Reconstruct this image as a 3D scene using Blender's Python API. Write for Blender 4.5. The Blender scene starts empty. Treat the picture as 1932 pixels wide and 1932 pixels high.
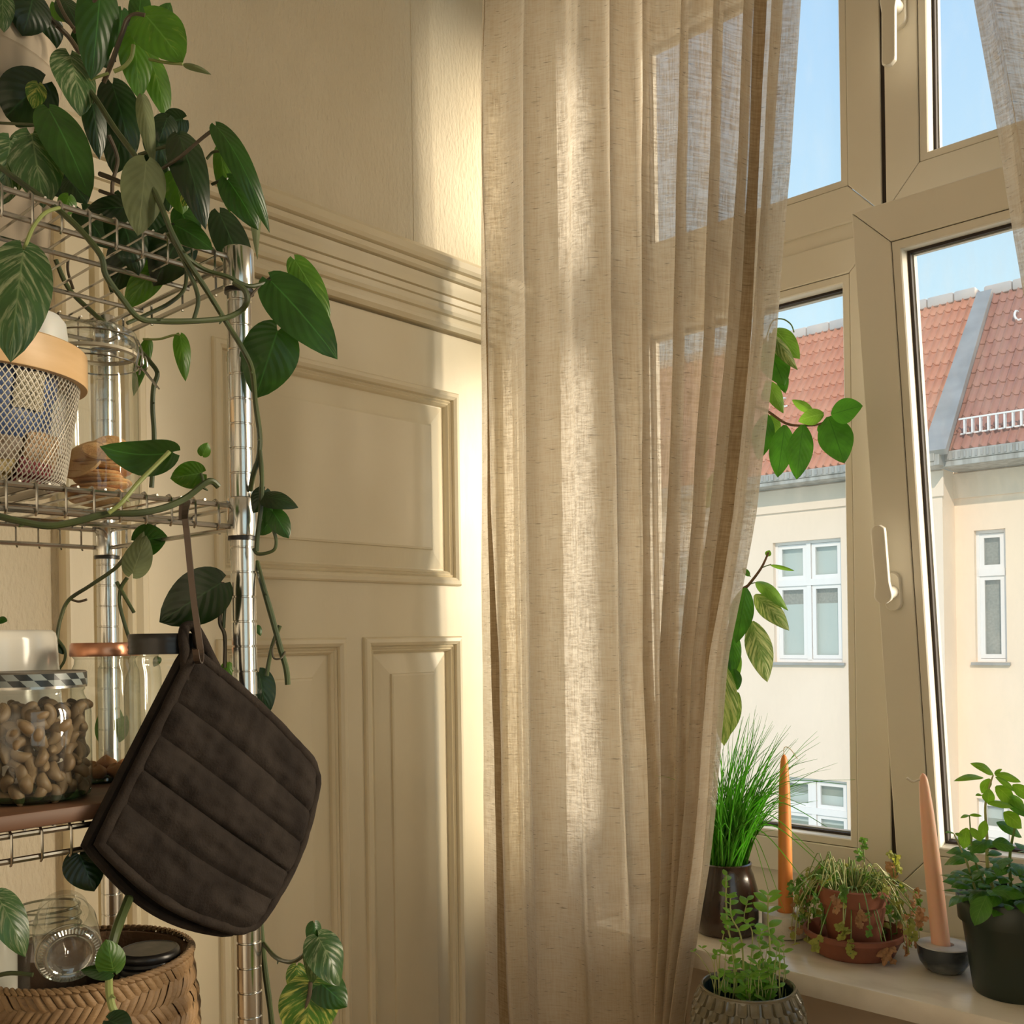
import bpy, bmesh, math, random
from mathutils import Vector, Matrix, noise

S = bpy.context.scene
COL = S.collection
PI = math.pi
random.seed(7)

# ------------------------------------------------------------------ camera
FPX, PX, PY, ROLL = 1876.0, 966.0, 1200.0, 0.015      # focal length and principal point for a 1932 px frame
YAW = math.atan2(1724, 1876)
CAM = Vector((1.52, -1.65, 1.45))
FWD = Vector((-math.sin(YAW), math.cos(YAW), 0))
RGT = Vector((math.cos(YAW), math.sin(YAW), 0))
UP = Vector((0, 0, 1))
cd = bpy.data.cameras.new('camera')
cam = bpy.data.objects.new('camera', cd)
COL.objects.link(cam)
cd.sensor_width = 36
cd.lens = 36 * FPX / 1932
cd.shift_y = (PY - 966) / 1932
cd.clip_start, cd.clip_end = 0.05, 200
cr = (RGT - UP * ROLL).normalized()
cu = (UP + RGT * ROLL).normalized()
M = Matrix.Identity(4)
for i in range(3):
    M[i][0], M[i][1], M[i][2], M[i][3] = cr[i], cu[i], -FWD[i], CAM[i]
cam.matrix_world = M
S.camera = cam

# ------------------------------------------------------------------ world, sun, exposure
S.view_settings.view_transform = 'Standard'
S.view_settings.look = 'None'
S.view_settings.gamma = 1
S.view_settings.use_curve_mapping = False
S.view_settings.exposure = 0.70
S.cycles.max_bounces = 10
S.cycles.diffuse_bounces = 6
S.cycles.glossy_bounces = 4
S.cycles.transmission_bounces = 6
S.cycles.transparent_max_bounces = 32
S.cycles.use_denoising = True
S.cycles.caustics_reflective = False
S.cycles.caustics_refractive = False
S.cycles.sample_clamp_indirect = 6.0
W = bpy.data.worlds.new('sky')
S.world = W
W.use_nodes = True
wt = W.node_tree
bg = wt.nodes['Background']
tc = wt.nodes.new('ShaderNodeTexCoord')
sx = wt.nodes.new('ShaderNodeSeparateXYZ')
rm = wt.nodes.new('ShaderNodeValToRGB')
wt.links.new(tc.outputs['Generated'], sx.inputs[0])
wt.links.new(sx.outputs['Z'], rm.inputs[0])
wt.links.new(rm.outputs[0], bg.inputs[0])
e = rm.color_ramp.elements
e[0].position, e[0].color = 0.0, (0.66, 0.86, 0.90, 1)
e[1].position, e[1].color = 1.0, (0.22, 0.42, 0.78, 1)
for p, c in ((0.22, (0.60, 0.83, 0.92, 1)), (0.48, (0.44, 0.67, 0.90, 1))):
    n_ = e.new(p); n_.color = c
bg.inputs[1].default_value = 0.70


def sun(name, direction, strength, color, angle):
    d = bpy.data.lights.new(name, 'SUN')
    d.energy, d.color, d.angle = strength, color, math.radians(angle)
    o = bpy.data.objects.new(name, d)
    o.rotation_euler = Vector(direction).to_track_quat('-Z', 'Y').to_euler()
    o.location = (0, 0, 20)
    COL.objects.link(o)


# afternoon sun from behind this house onto the courtyard front opposite
sun('sun', (-0.38, 0.72, -0.50), 1.45, (1.0, 0.87, 0.74), 1.0)
# the same sun thrown back into the room by the windows across the courtyard
sun('reflected_sun', (-0.84, -0.49, -0.20), 7.4, (1.0, 0.83, 0.62), 30)


def ray(px, py):
    dx, dy = px - PX, py - PY
    return FWD + RGT * ((dx - dy * ROLL) / FPX) - UP * ((dx * ROLL + dy) / FPX)


def at(px, py, z):
    return CAM + ray(px, py) * z


def onp(ax, val, px, py):
    d = ray(px, py)
    return CAM + d * ((val - CAM[ax]) / d[ax])


# ------------------------------------------------------------------ objects, tags
WL = {}


def empty(name, loc=(0, 0, 0)):
    o = bpy.data.objects.new(name, None)
    o.empty_display_size = 0.05
    o.location = loc
    COL.objects.link(o)
    WL[o.name] = Vector(loc)
    return o


def tag(o, label=None, cat=None, group=None, kind=None):
    if label: o['label'] = label
    if cat: o['category'] = cat
    if group: o['group'] = group
    if kind: o['kind'] = kind
    return o


def thing(name, loc, label, cat, group=None):
    return tag(empty(name, loc), label, cat, group)


def struct(name, loc=(0, 0, 0)):
    return tag(empty(name, loc), kind='structure')


def link_mesh(name, me, parent=None, loc=(0, 0, 0), rot=None, scale=None):
    o = bpy.data.objects.new(name, me)
    COL.objects.link(o)
    o.location = loc
    if rot: o.rotation_euler = rot
    if scale: o.scale = scale
    if parent is not None:
        o.parent = parent
    WL[o.name] = (WL[parent.name] if parent is not None else Vector((0, 0, 0))) + Vector(loc)
    return o


def copy_tree(o, parent=None):
    c = o.copy()
    COL.objects.link(c)
    if parent is not None:
        c.parent = parent
    for ch in list(o.children):
        copy_tree(ch, c)
    return c


# ------------------------------------------------------------------ mesh builder
class MB:
    def __init__(self, xf=None):
        self.v, self.f, self.uv, self.xf = [], [], {}, xf

    def add(self, vs, fs, uvs=None):
        b = len(self.v)
        self.v.extend(Vector(p) for p in vs)
        self.f.extend(tuple(i + b for i in f) for f in fs)
        if uvs:
            for i, u in enumerate(uvs):
                self.uv[b + i] = u
        return b

    def grid(self, fn, nu, nv, cu=False, cv=False, uvf=None):
        mu, mv = (nu if cu else nu + 1), (nv if cv else nv + 1)
        vs, us, fs = [], [], []
        for j in range(mv):
            for i in range(mu):
                vs.append(fn(i / nu, j / nv))
                us.append(uvf(i / nu, j / nv) if uvf else (i / nu, j / nv))
        for j in range(nv):
            for i in range(nu):
                a, b = i, (i + 1) % mu
                c, d = j, (j + 1) % mv
                fs.append((c * mu + a, c * mu + b, d * mu + b, d * mu + a))
        return self.add(vs, fs, us)

    def box(self, lo, hi, bev=0.0):
        lo, hi = Vector(lo), Vector(hi)
        if bev <= 0:
            x0, y0, z0 = lo; x1, y1, z1 = hi
            vs = [(x0, y0, z0), (x1, y0, z0), (x1, y1, z0), (x0, y1, z0), (x0, y0, z1), (x1, y0, z1), (x1, y1, z1), (x0, y1, z1)]
            return self.add(vs, [(3, 2, 1, 0), (4, 5, 6, 7), (0, 1, 5, 4), (1, 2, 6, 5), (2, 3, 7, 6), (3, 0, 4, 7)])
        bm = bmesh.new()
        bmesh.ops.create_cube(bm, size=1)
        for v in bm.verts:
            v.co = Vector([(lo[i] + hi[i]) / 2 + v.co[i] * (hi[i] - lo[i]) for i in range(3)])
        bmesh.ops.bevel(bm, geom=bm.edges[:], offset=bev, segments=2, affect='EDGES', profile=0.5)
        bm.verts.index_update()
        self.add([v.co.copy() for v in bm.verts], [[v.index for v in f.verts] for f in bm.faces])
        bm.free()

    def tube(self, pts, r, n=6, caps=True, closed=False):
        pts = [Vector(p) for p in pts]
        m = len(pts)
        rs = r if isinstance(r, (list, tuple)) else [r] * m
        prev = None
        vs = []
        for i, p in enumerate(pts):
            if closed:
                t = pts[(i + 1) % m] - pts[i - 1]
            else:
                t = pts[min(i + 1, m - 1)] - pts[max(i - 1, 0)]
            if t.length < 1e-9:
                t = Vector((0, 0, 1))
            t.normalize()
            if prev is None:
                a = t.orthogonal().normalized()
            else:
                a = prev - t * prev.dot(t)
                a = a.normalized() if a.length > 1e-6 else t.orthogonal().normalized()
            prev = a
            b = t.cross(a)
            for k in range(n):
                q = 2 * PI * k / n
                vs.append(p + (a * math.cos(q) + b * math.sin(q)) * rs[i])
        fs = []
        for i in range(m if closed else m - 1):
            for k in range(n):
                i2 = (i + 1) % m
                fs.append((i * n + k, i * n + (k + 1) % n, i2 * n + (k + 1) % n, i2 * n + k))
        if caps and not closed:
            fs.append(tuple(range(n - 1, -1, -1)))
            fs.append(tuple((m - 1) * n + k for k in range(n)))
        return self.add(vs, fs, [(k / n, i / m) for i in range(m) for k in range(n)])

    def lathe(self, prof, c=(0, 0, 0), n=32, sx=1.0, sy=1.0, wob=None):
        c = Vector(c)

        def fn(u, v):
            i = int(round(v * (len(prof) - 1)))
            r, z = prof[i]
            q = 2 * PI * u
            if wob: r *= wob(q, z)
            return c + Vector((r * sx * math.cos(q), r * sy * math.sin(q), z))
        return self.grid(fn, n, len(prof) - 1, cu=True)

    def build(self, name, mat, parent=None, smooth=True, kind=None, origin=None, label=None):
        base = Vector(origin) if origin is not None else (WL[parent.name] if parent is not None else Vector((0, 0, 0)))
        me = bpy.data.meshes.new(name)
        vs = [(self.xf @ p if self.xf else p) - base for p in self.v]
        me.from_pydata([tuple(p) for p in vs], [], self.f)
        if self.uv:
            ul = me.uv_layers.new(name='UVMap')
            li = [0] * len(me.loops)
            me.loops.foreach_get('vertex_index', li)
            flat = []
            for i in li:
                flat.extend(self.uv.get(i, (0, 0)))
            ul.data.foreach_set('uv', flat)
        if smooth:
            me.polygons.foreach_set('use_smooth', [True] * len(me.polygons))
            try:
                me.set_sharp_from_angle(angle=math.radians(42))
            except Exception:
                pass
        if mat is not None:
            me.materials.append(mat)
        me.update()
        loc = Vector((0, 0, 0))
        if origin is not None:
            loc = base - (WL[parent.name] if parent is not None else Vector((0, 0, 0)))
        o = link_mesh(name, me, parent, loc)
        if kind: o['kind'] = kind
        if label: o['label'] = label
        return o


def smooth_line(pts, k=5):
    """Catmull-Rom through the points."""
    p = [Vector(q) for q in pts]
    if len(p) < 3: return p
    out = []
    for i in range(len(p) - 1):
        a, b, c, d = p[max(i - 1, 0)], p[i], p[i + 1], p[min(i + 2, len(p) - 1)]
        for j in range(k):
            t = j / k
            out.append(0.5 * ((2 * b) + (c - a) * t + (2 * a - 5 * b + 4 * c - d) * t * t + (3 * b - a - 3 * c + d) * t ** 3))
    out.append(p[-1])
    return out


# ------------------------------------------------------------------ materials
def new_mat(name):
    m = bpy.data.materials.new(name)
    m.use_nodes = True
    nt = m.node_tree
    nt.nodes.clear()
    out = nt.nodes.new('ShaderNodeOutputMaterial')
    return m, nt, out


def nd(nt, typ, **kw):
    n = nt.nodes.new('ShaderNode' + typ)
    for k, v in kw.items():
        if k.startswith('i_'):
            key = k[2:].replace('_', ' ')
            n.inputs[int(key) if key.isdigit() else key].default_value = v
        else:
            setattr(n, k, v)
    return n


def c4(c):
    return (c[0], c[1], c[2], 1)


def pbr(name, base, rough=0.5, metal=0.0, spec=0.5, var=None, vscale=20, vstretch=(1, 1, 1), bump=0.0, bscale=100, bstretch=(1, 1, 1), coat=0.0, detail=4, rvar=0.0, lo=0.35, hi=0.65, coord='Object', sss=0.0):
    m, nt, out = new_mat(name)
    b = nd(nt, 'BsdfPrincipled')
    L = nt.links.new
    L(b.outputs[0], out.inputs[0])
    b.inputs['Base Color'].default_value = c4(base)
    b.inputs['Roughness'].default_value = rough
    b.inputs['Metallic'].default_value = metal
    b.inputs['Specular IOR Level'].default_value = spec
    b.inputs['Coat Weight'].default_value = coat
    b.inputs['Coat Roughness'].default_value = 0.12
    if sss:
        b.inputs['Subsurface Weight'].default_value = sss
        b.inputs['Subsurface Radius'].default_value = (0.02, 0.008, 0.004)
    if var is not None or bump or rvar:
        t = nd(nt, 'TexCoord')
    if var is not None or rvar:
        mp = nd(nt, 'Mapping', i_Scale=vstretch)
        L(t.outputs[coord], mp.inputs[0])
        nz = nd(nt, 'TexNoise', i_Scale=vscale, i_Detail=detail)
        L(mp.outputs[0], nz.inputs['Vector'])
        if var is not None:
            r = nd(nt, 'ValToRGB')
            r.color_ramp.elements[0].position, r.color_ramp.elements[0].color = lo, c4(base)
            r.color_ramp.elements[1].position, r.color_ramp.elements[1].color = hi, c4(var)
            L(nz.outputs[0], r.inputs[0])
            L(r.outputs[0], b.inputs['Base Color'])
        if rvar:
            q = nd(nt, 'MapRange', i_3=rough - rvar, i_4=rough + rvar)
            L(nz.outputs[0], q.inputs[0])
            L(q.outputs[0], b.inputs['Roughness'])
    if bump:
        mp2 = nd(nt, 'Mapping', i_Scale=bstretch)
        L(t.outputs[coord], mp2.inputs[0])
        n2 = nd(nt, 'TexNoise', i_Scale=bscale, i_Detail=3)
        L(mp2.outputs[0], n2.inputs['Vector'])
        bp = nd(nt, 'Bump', i_Strength=bump, i_Distance=0.004)
        L(n2.outputs[0], bp.inputs['Height'])
        L(bp.outputs[0], b.inputs['Normal'])
    return m


def glass_mat(name, tint=(0.95, 0.97, 0.95), edge=(0.30, 0.36, 0.28), gloss=0.9, rough=0.03, dirt_haze=0.0, base_refl=0.045):
    """Thin clear glass: see-through, darker and shinier towards its silhouette, a little dust and painted milky haze."""
    m, nt, out = new_mat(name)
    L = nt.links.new
    lw = nd(nt, 'LayerWeight', i_Blend=0.30)
    pw = nd(nt, 'Math', operation='POWER', i_1=2.2)
    L(lw.outputs['Facing'], pw.inputs[0])
    mx = nd(nt, 'MixRGB')
    mx.inputs[1].default_value, mx.inputs[2].default_value = c4(tint), c4(edge)
    L(pw.outputs[0], mx.inputs[0])
    tr = nd(nt, 'BsdfTransparent')
    L(mx.outputs[0], tr.inputs[0])
    gl = nd(nt, 'BsdfGlossy', i_Roughness=rough)
    gl.inputs[0].default_value = (gloss, gloss, gloss, 1)
    fr = nd(nt, 'MapRange', i_3=base_refl, i_4=0.75)
    p2 = nd(nt, 'Math', operation='POWER', i_1=3.5)
    L(lw.outputs['Facing'], p2.inputs[0])
    L(p2.outputs[0], fr.inputs[0])
    ms = nd(nt, 'MixShader')
    L(fr.outputs[0], ms.inputs[0]); L(tr.outputs[0], ms.inputs[1]); L(gl.outputs[0], ms.inputs[2])
    last = ms
    if dirt_haze:
        df = nd(nt, 'BsdfDiffuse'); df.inputs[0].default_value = (0.85, 0.84, 0.80, 1)
        tl = nd(nt, 'BsdfTranslucent'); tl.inputs[0].default_value = (0.85, 0.84, 0.80, 1)
        a = nd(nt, 'MixShader', i_0=0.5)
        L(df.outputs[0], a.inputs[1]); L(tl.outputs[0], a.inputs[2])
        t = nd(nt, 'TexCoord')
        mp = nd(nt, 'Mapping', i_Scale=(1, 1, 0.35))
        L(t.outputs['Object'], mp.inputs[0])
        nz = nd(nt, 'TexNoise', i_Scale=40, i_Detail=8)
        L(mp.outputs[0], nz.inputs['Vector'])
        mr = nd(nt, 'MapRange', i_1=0.45, i_2=0.8, i_3=dirt_haze * 0.3, i_4=dirt_haze)
        L(nz.outputs[0], mr.inputs[0])
        last = nd(nt, 'MixShader')
        L(mr.outputs[0], last.inputs[0]); L(ms.outputs[0], last.inputs[1]); L(a.outputs[0], last.inputs[2])
    L(last.outputs[0], out.inputs[0])
    return m


def leaf_mat(name, base, vein, var=None, vcover=0.5, trans=0.35, rough=0.38, tcol=None, veins=14.0, wave=0.10, spec=0.45, vscale=5):
    m, nt, out = new_mat(name)
    L = nt.links.new
    uv = nd(nt, 'UVMap')
    sp = nd(nt, 'SeparateXYZ')
    L(uv.outputs[0], sp.inputs[0])
    a = nd(nt, 'Math', operation='SUBTRACT', i_1=0.5)
    L(sp.outputs[0], a.inputs[0])
    ab = nd(nt, 'Math', operation='ABSOLUTE')
    L(a.outputs[0], ab.inputs[0])
    # side veins sweep towards the tip
    k = nd(nt, 'Math', operation='MULTIPLY_ADD', i_1=-0.75)
    L(ab.outputs[0], k.inputs[0]); L(sp.outputs[1], k.inputs[2])
    w = nd(nt, 'Math', operation='MULTIPLY', i_1=veins * 2 * PI)
    L(k.outputs[0], w.inputs[0])
    sn = nd(nt, 'Math', operation='SINE')
    L(w.outputs[0], sn.inputs[0])
    vr = nd(nt, 'MapRange', i_1=0.75, i_2=1.0, i_3=0.0, i_4=wave)
    L(sn.outputs[0], vr.inputs[0])
    mid = nd(nt, 'MapRange', i_1=0.0, i_2=0.025, i_3=0.9, i_4=0.0)
    L(ab.outputs[0], mid.inputs[0])
    mxv = nd(nt, 'Math', operation='MAXIMUM')
    L(vr.outputs[0], mxv.inputs[0]); L(mid.outputs[0], mxv.inputs[1])
    t = nd(nt, 'TexCoord')
    nz0 = nd(nt, 'TexNoise', i_Scale=35, i_Detail=3)
    L(t.outputs['Object'], nz0.inputs['Vector'])
    tone = nd(nt, 'MapRange', i_1=0.3, i_2=0.7, i_3=0.72, i_4=1.25)
    L(nz0.outputs[0], tone.inputs[0])
    basec = nd(nt, 'MixRGB', blend_type='MULTIPLY', i_0=1.0)
    basec.inputs[1].default_value = c4(base)
    L(tone.outputs[0], basec.inputs[2])
    src = basec.outputs[0]
    if var is not None:
        cm = nd(nt, 'CombineXYZ')
        k2 = nd(nt, 'Math', operation='MULTIPLY', i_1=9.0)
        L(k.outputs[0], k2.inputs[0])
        L(k2.outputs[0], cm.inputs[0])
        s2 = nd(nt, 'Math', operation='MULTIPLY', i_1=1.6)
        L(sp.outputs[0], s2.inputs[0])
        L(s2.outputs[0], cm.inputs[1])
        oi = nd(nt, 'ObjectInfo')
        r2 = nd(nt, 'Math', operation='MULTIPLY', i_1=37.0)
        L(oi.outputs['Random'], r2.inputs[0])
        L(r2.outputs[0], cm.inputs[2])
        nz = nd(nt, 'TexNoise', i_Scale=vscale * 0.35, i_Detail=6, i_Roughness=0.62)
        L(cm.outputs[0], nz.inputs['Vector'])
        ms = nd(nt, 'MapRange', i_1=1 - vcover - 0.07, i_2=1 - vcover + 0.07)
        L(nz.outputs[0], ms.inputs[0])
        mv = nd(nt, 'MixRGB')
        mv.inputs[2].default_value = c4(var)
        L(ms.outputs[0], mv.inputs[0]); L(src, mv.inputs[1])
        src = mv.outputs[0]
    fin = nd(nt, 'MixRGB')
    fin.inputs[2].default_value = c4(vein)
    L(mxv.outputs[0], fin.inputs[0]); L(src, fin.inputs[1])
    b = nd(nt, 'BsdfPrincipled', i_Roughness=rough)
    b.inputs['Specular IOR Level'].default_value = spec
    L(fin.outputs[0], b.inputs['Base Color'])
    bp = nd(nt, 'Bump', i_Strength=0.10, i_Distance=0.002)
    L(sn.outputs[0], bp.inputs['Height'])
    L(bp.outputs[0], b.inputs['Normal'])
    tl = nd(nt, 'BsdfTranslucent')
    tm = nd(nt, 'MixRGB', blend_type='MULTIPLY', i_0=1.0)
    tm.inputs[2].default_value = c4(tcol or (1.6, 2.0, 0.7))
    L(fin.outputs[0], tm.inputs[1])
    L(tm.outputs[0], tl.inputs[0])
    sh = nd(nt, 'MixShader', i_0=trans)
    L(b.outputs[0], sh.inputs[1]); L(tl.outputs[0], sh.inputs[2])
    L(sh.outputs[0], out.inputs[0])
    return m


def linen_mat(name, col, dark, clear=0.135, dense=False):
    """Loose linen: slub threads both ways, light shines through, small gaps between threads."""
    m, nt, out = new_mat(name)
    L = nt.links.new
    uv = nd(nt, 'UVMap')

    def thread(sxy, det, a, b):
        mp = nd(nt, 'Mapping', i_Scale=(sxy[0], sxy[1], 1))
        L(uv.outputs[0], mp.inputs[0])
        nz = nd(nt, 'TexNoise', i_Scale=1.0, i_Detail=det, i_Roughness=0.6)
        L(mp.outputs[0], nz.inputs['Vector'])
        r = nd(nt, 'MapRange', i_1=a, i_2=b)
        L(nz.outputs[0], r.inputs[0])
        return r.outputs[0]
    hor = thread((24, 300), 3, 0.42, 0.58)
    ver = thread((280, 18), 3, 0.42, 0.60)
    big = thread((9, 30), 3, 0.3, 0.75)
    slub = thread((30, 260), 2, 0.62, 0.74)
    ad = nd(nt, 'Math', operation='ADD'); L(hor, ad.inputs[0]); L(ver, ad.inputs[1])
    a2 = nd(nt, 'Math', operation='MULTIPLY_ADD', i_1=0.38, i_2=0.0); L(ad.outputs[0], a2.inputs[0])
    a3 = nd(nt, 'Math', operation='MULTIPLY_ADD', i_1=0.25); L(big, a3.inputs[0]); L(a2.outputs[0], a3.inputs[2])
    mc = nd(nt, 'MixRGB')
    mc.inputs[1].default_value, mc.inputs[2].default_value = c4(col), c4(dark)
    L(a3.outputs[0], mc.inputs[0])
    mc2 = nd(nt, 'MixRGB')
    mc2.inputs[2].default_value = c4([x * 0.45 for x in dark])
    sl = nd(nt, 'Math', operation='MULTIPLY', i_1=0.75); L(slub, sl.inputs[0])
    L(sl.outputs[0], mc2.inputs[0]); L(mc.outputs[0], mc2.inputs[1])
    df = nd(nt, 'BsdfDiffuse'); tl = nd(nt, 'BsdfTranslucent')
    L(mc2.outputs[0], df.inputs[0]); L(mc2.outputs[0], tl.inputs[0])
    bp = nd(nt, 'Bump', i_Strength=0.3, i_Distance=0.001)
    L(ad.outputs[0], bp.inputs['Height'])
    L(bp.outputs[0], df.inputs['Normal'])
    s1 = nd(nt, 'MixShader', i_0=0.25 if dense else 0.55)
    L(df.outputs[0], s1.inputs[1]); L(tl.outputs[0], s1.inputs[2])
    if dense:
        L(s1.outputs[0], out.inputs[0])
        return m
    tr = nd(nt, 'BsdfTransparent')
    op = nd(nt, 'MapRange', i_1=0.15, i_2=0.85, i_3=clear * 1.7, i_4=clear * 0.45)
    L(a3.outputs[0], op.inputs[0])
    s2 = nd(nt, 'MixShader')
    L(op.outputs[0], s2.inputs[0]); L(s1.outputs[0], s2.inputs[1]); L(tr.outputs[0], s2.inputs[2])
    L(s2.outputs[0], out.inputs[0])
    return m


MT = {}
MT['plaster'] = pbr('textured_wallpaper', (0.74, 0.66, 0.51), 0.75, var=(0.70, 0.62, 0.47), vscale=6, bump=1.0, bscale=95, bstretch=(1, 1.6, 0.6))
MT['paint'] = pbr('cream_gloss_paint', (0.74, 0.655, 0.475), 0.36, var=(0.71, 0.625, 0.445), vscale=5, bump=0.10, bscale=60, bstretch=(1, 1, 0.4), rvar=0.08)
MT['pvc'] = pbr('window_plastic', (0.72, 0.685, 0.60), 0.42, bump=0.02, bscale=300)
MT['gasket'] = pbr('rubber_gasket', (0.025, 0.015, 0.01), 0.6)
MT['spacer'] = pbr('pane_spacer', (0.45, 0.43, 0.38), 0.4, metal=0.4)
MT['pane'] = glass_mat('window_glass', (0.97, 0.985, 0.98), (0.85, 0.9, 0.88), base_refl=0.02, dirt_haze=0.10)
MT['pane_dusty'] = glass_mat('dusty_window_glass', (0.97, 0.985, 0.98), (0.85, 0.9, 0.88), base_refl=0.03, dirt_haze=0.16)
MT['marble'] = pbr('marble_sill', (0.78, 0.72, 0.62), 0.22, var=(0.66, 0.60, 0.50), vscale=9, vstretch=(1, 2.5, 1), detail=8, lo=0.45, hi=0.7)
MT['white_plaster'] = pbr('white_plaster', (0.84, 0.80, 0.73), 0.8, bump=0.2, bscale=60)
MT['under_sill'] = pbr('shaded_brown_wall', (0.42, 0.35, 0.27), 0.8, bump=0.2, bscale=60)  # brown below the sill, the overhang's shade put into the tone
MT['wood_floor'] = pbr('floorboards', (0.52, 0.36, 0.21), 0.45, var=(0.44, 0.29, 0.16), vscale=4, vstretch=(8, 1, 1))
MT['linen'] = linen_mat('linen', (0.86, 0.79, 0.67), (0.58, 0.485, 0.36))
MT['linen_hem'] = linen_mat('linen_hem', (0.50, 0.40, 0.27), (0.34, 0.25, 0.15), dense=True)  # darker than the linen: the thick hem's look against light is coloured in
MT['chrome'] = pbr('chrome_wire', (0.42, 0.405, 0.37), 0.24, metal=1.0)
MT['chrome_pole'] = pbr('chrome_pole', (0.66, 0.65, 0.61), 0.19, metal=1.0)
MT['black_plastic'] = pbr('black_plastic', (0.012, 0.011, 0.010), 0.35)
MT['dark_metal'] = pbr('dark_hook_metal', (0.10, 0.075, 0.06), 0.38, metal=0.8)
# ================================================================== room shell
XW, YW = -0.014, 0.08           # door wall plane, window wall plane
WX0, WX1, WZ0, WZ1 = 0.09, 1.433, 0.875, 2.955     # window opening


def shell():
    m = MB(); m.box((-0.22, -3.6, 0), (XW, 0.42, 3.4)); m.box((XW - .002, -0.2635, 2.25), (XW + 0.0010, -0.2605, 3.4)); tag(m.build('wall_left', MT['plaster'], smooth=False), kind='structure')
    m = MB()
    m.box((XW, YW, 0), (WX0, 0.42, 3.4)); m.box((WX1, YW, 0), (1.72, 0.42, 3.4)); m.box((3.3, YW, 0), (3.6, 0.42, 3.4))
    m.box((1.72, YW, 0), (3.3, 0.42, WZ0)); m.box((1.72, YW, WZ1), (3.3, 0.42, 3.4))
    m.box((WX0, YW, WZ1), (WX1, 0.42, 3.4))
    tag(m.build('wall_back', MT['white_plaster'], smooth=False), kind='structure')
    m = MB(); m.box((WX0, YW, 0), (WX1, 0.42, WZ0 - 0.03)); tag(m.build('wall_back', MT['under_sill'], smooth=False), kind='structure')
    m = MB(); m.box((3.6, -3.6, 0), (3.8, -2.9, 3.4)); m.box((3.6, -1.2, 0), (3.8, 0.42, 3.4)); m.box((3.6, -2.9, 0), (3.8, -1.2, 0.9)); m.box((3.6, -2.9, 2.8), (3.8, -1.2, 3.4)); tag(m.build('wall_right', MT['white_plaster'], smooth=False), kind='structure')
    m = MB(); m.box((-0.22, -3.8, 0), (3.8, -3.6, 3.4)); tag(m.build('wall_front', MT['white_plaster'], smooth=False), kind='structure')
    m = MB(); m.box((-0.22, -3.8, -0.2), (3.8, 0.42, 0)); tag(m.build('floor', MT['wood_floor'], smooth=False), kind='structure')
    m = MB(); m.box((-0.22, -3.8, 3.4), (3.8, 0.42, 3.6)); tag(m.build('ceiling', MT['white_plaster'], smooth=False), kind='structure')


shell()

# ------------------------------------------------------------------ door and its casing


def ring(m, y0, y1, z0, z1, steps):
    """Concentric rectangular steps on the door face: steps = [(inset, x)]."""
    vs = []
    for ins, x in steps:
        vs += [(x, y0 + ins, z0 + ins), (x, y1 - ins, z0 + ins), (x, y1 - ins, z1 - ins), (x, y0 + ins, z1 - ins)]
    fs = []
    for i in range(len(steps) - 1):
        for k in range(4):
            fs.append((i * 4 + k, i * 4 + (k + 1) % 4, i * 4 + 4 + (k + 1) % 4, i * 4 + 4 + k))
    m.add(vs, fs)
    return vs


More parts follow.
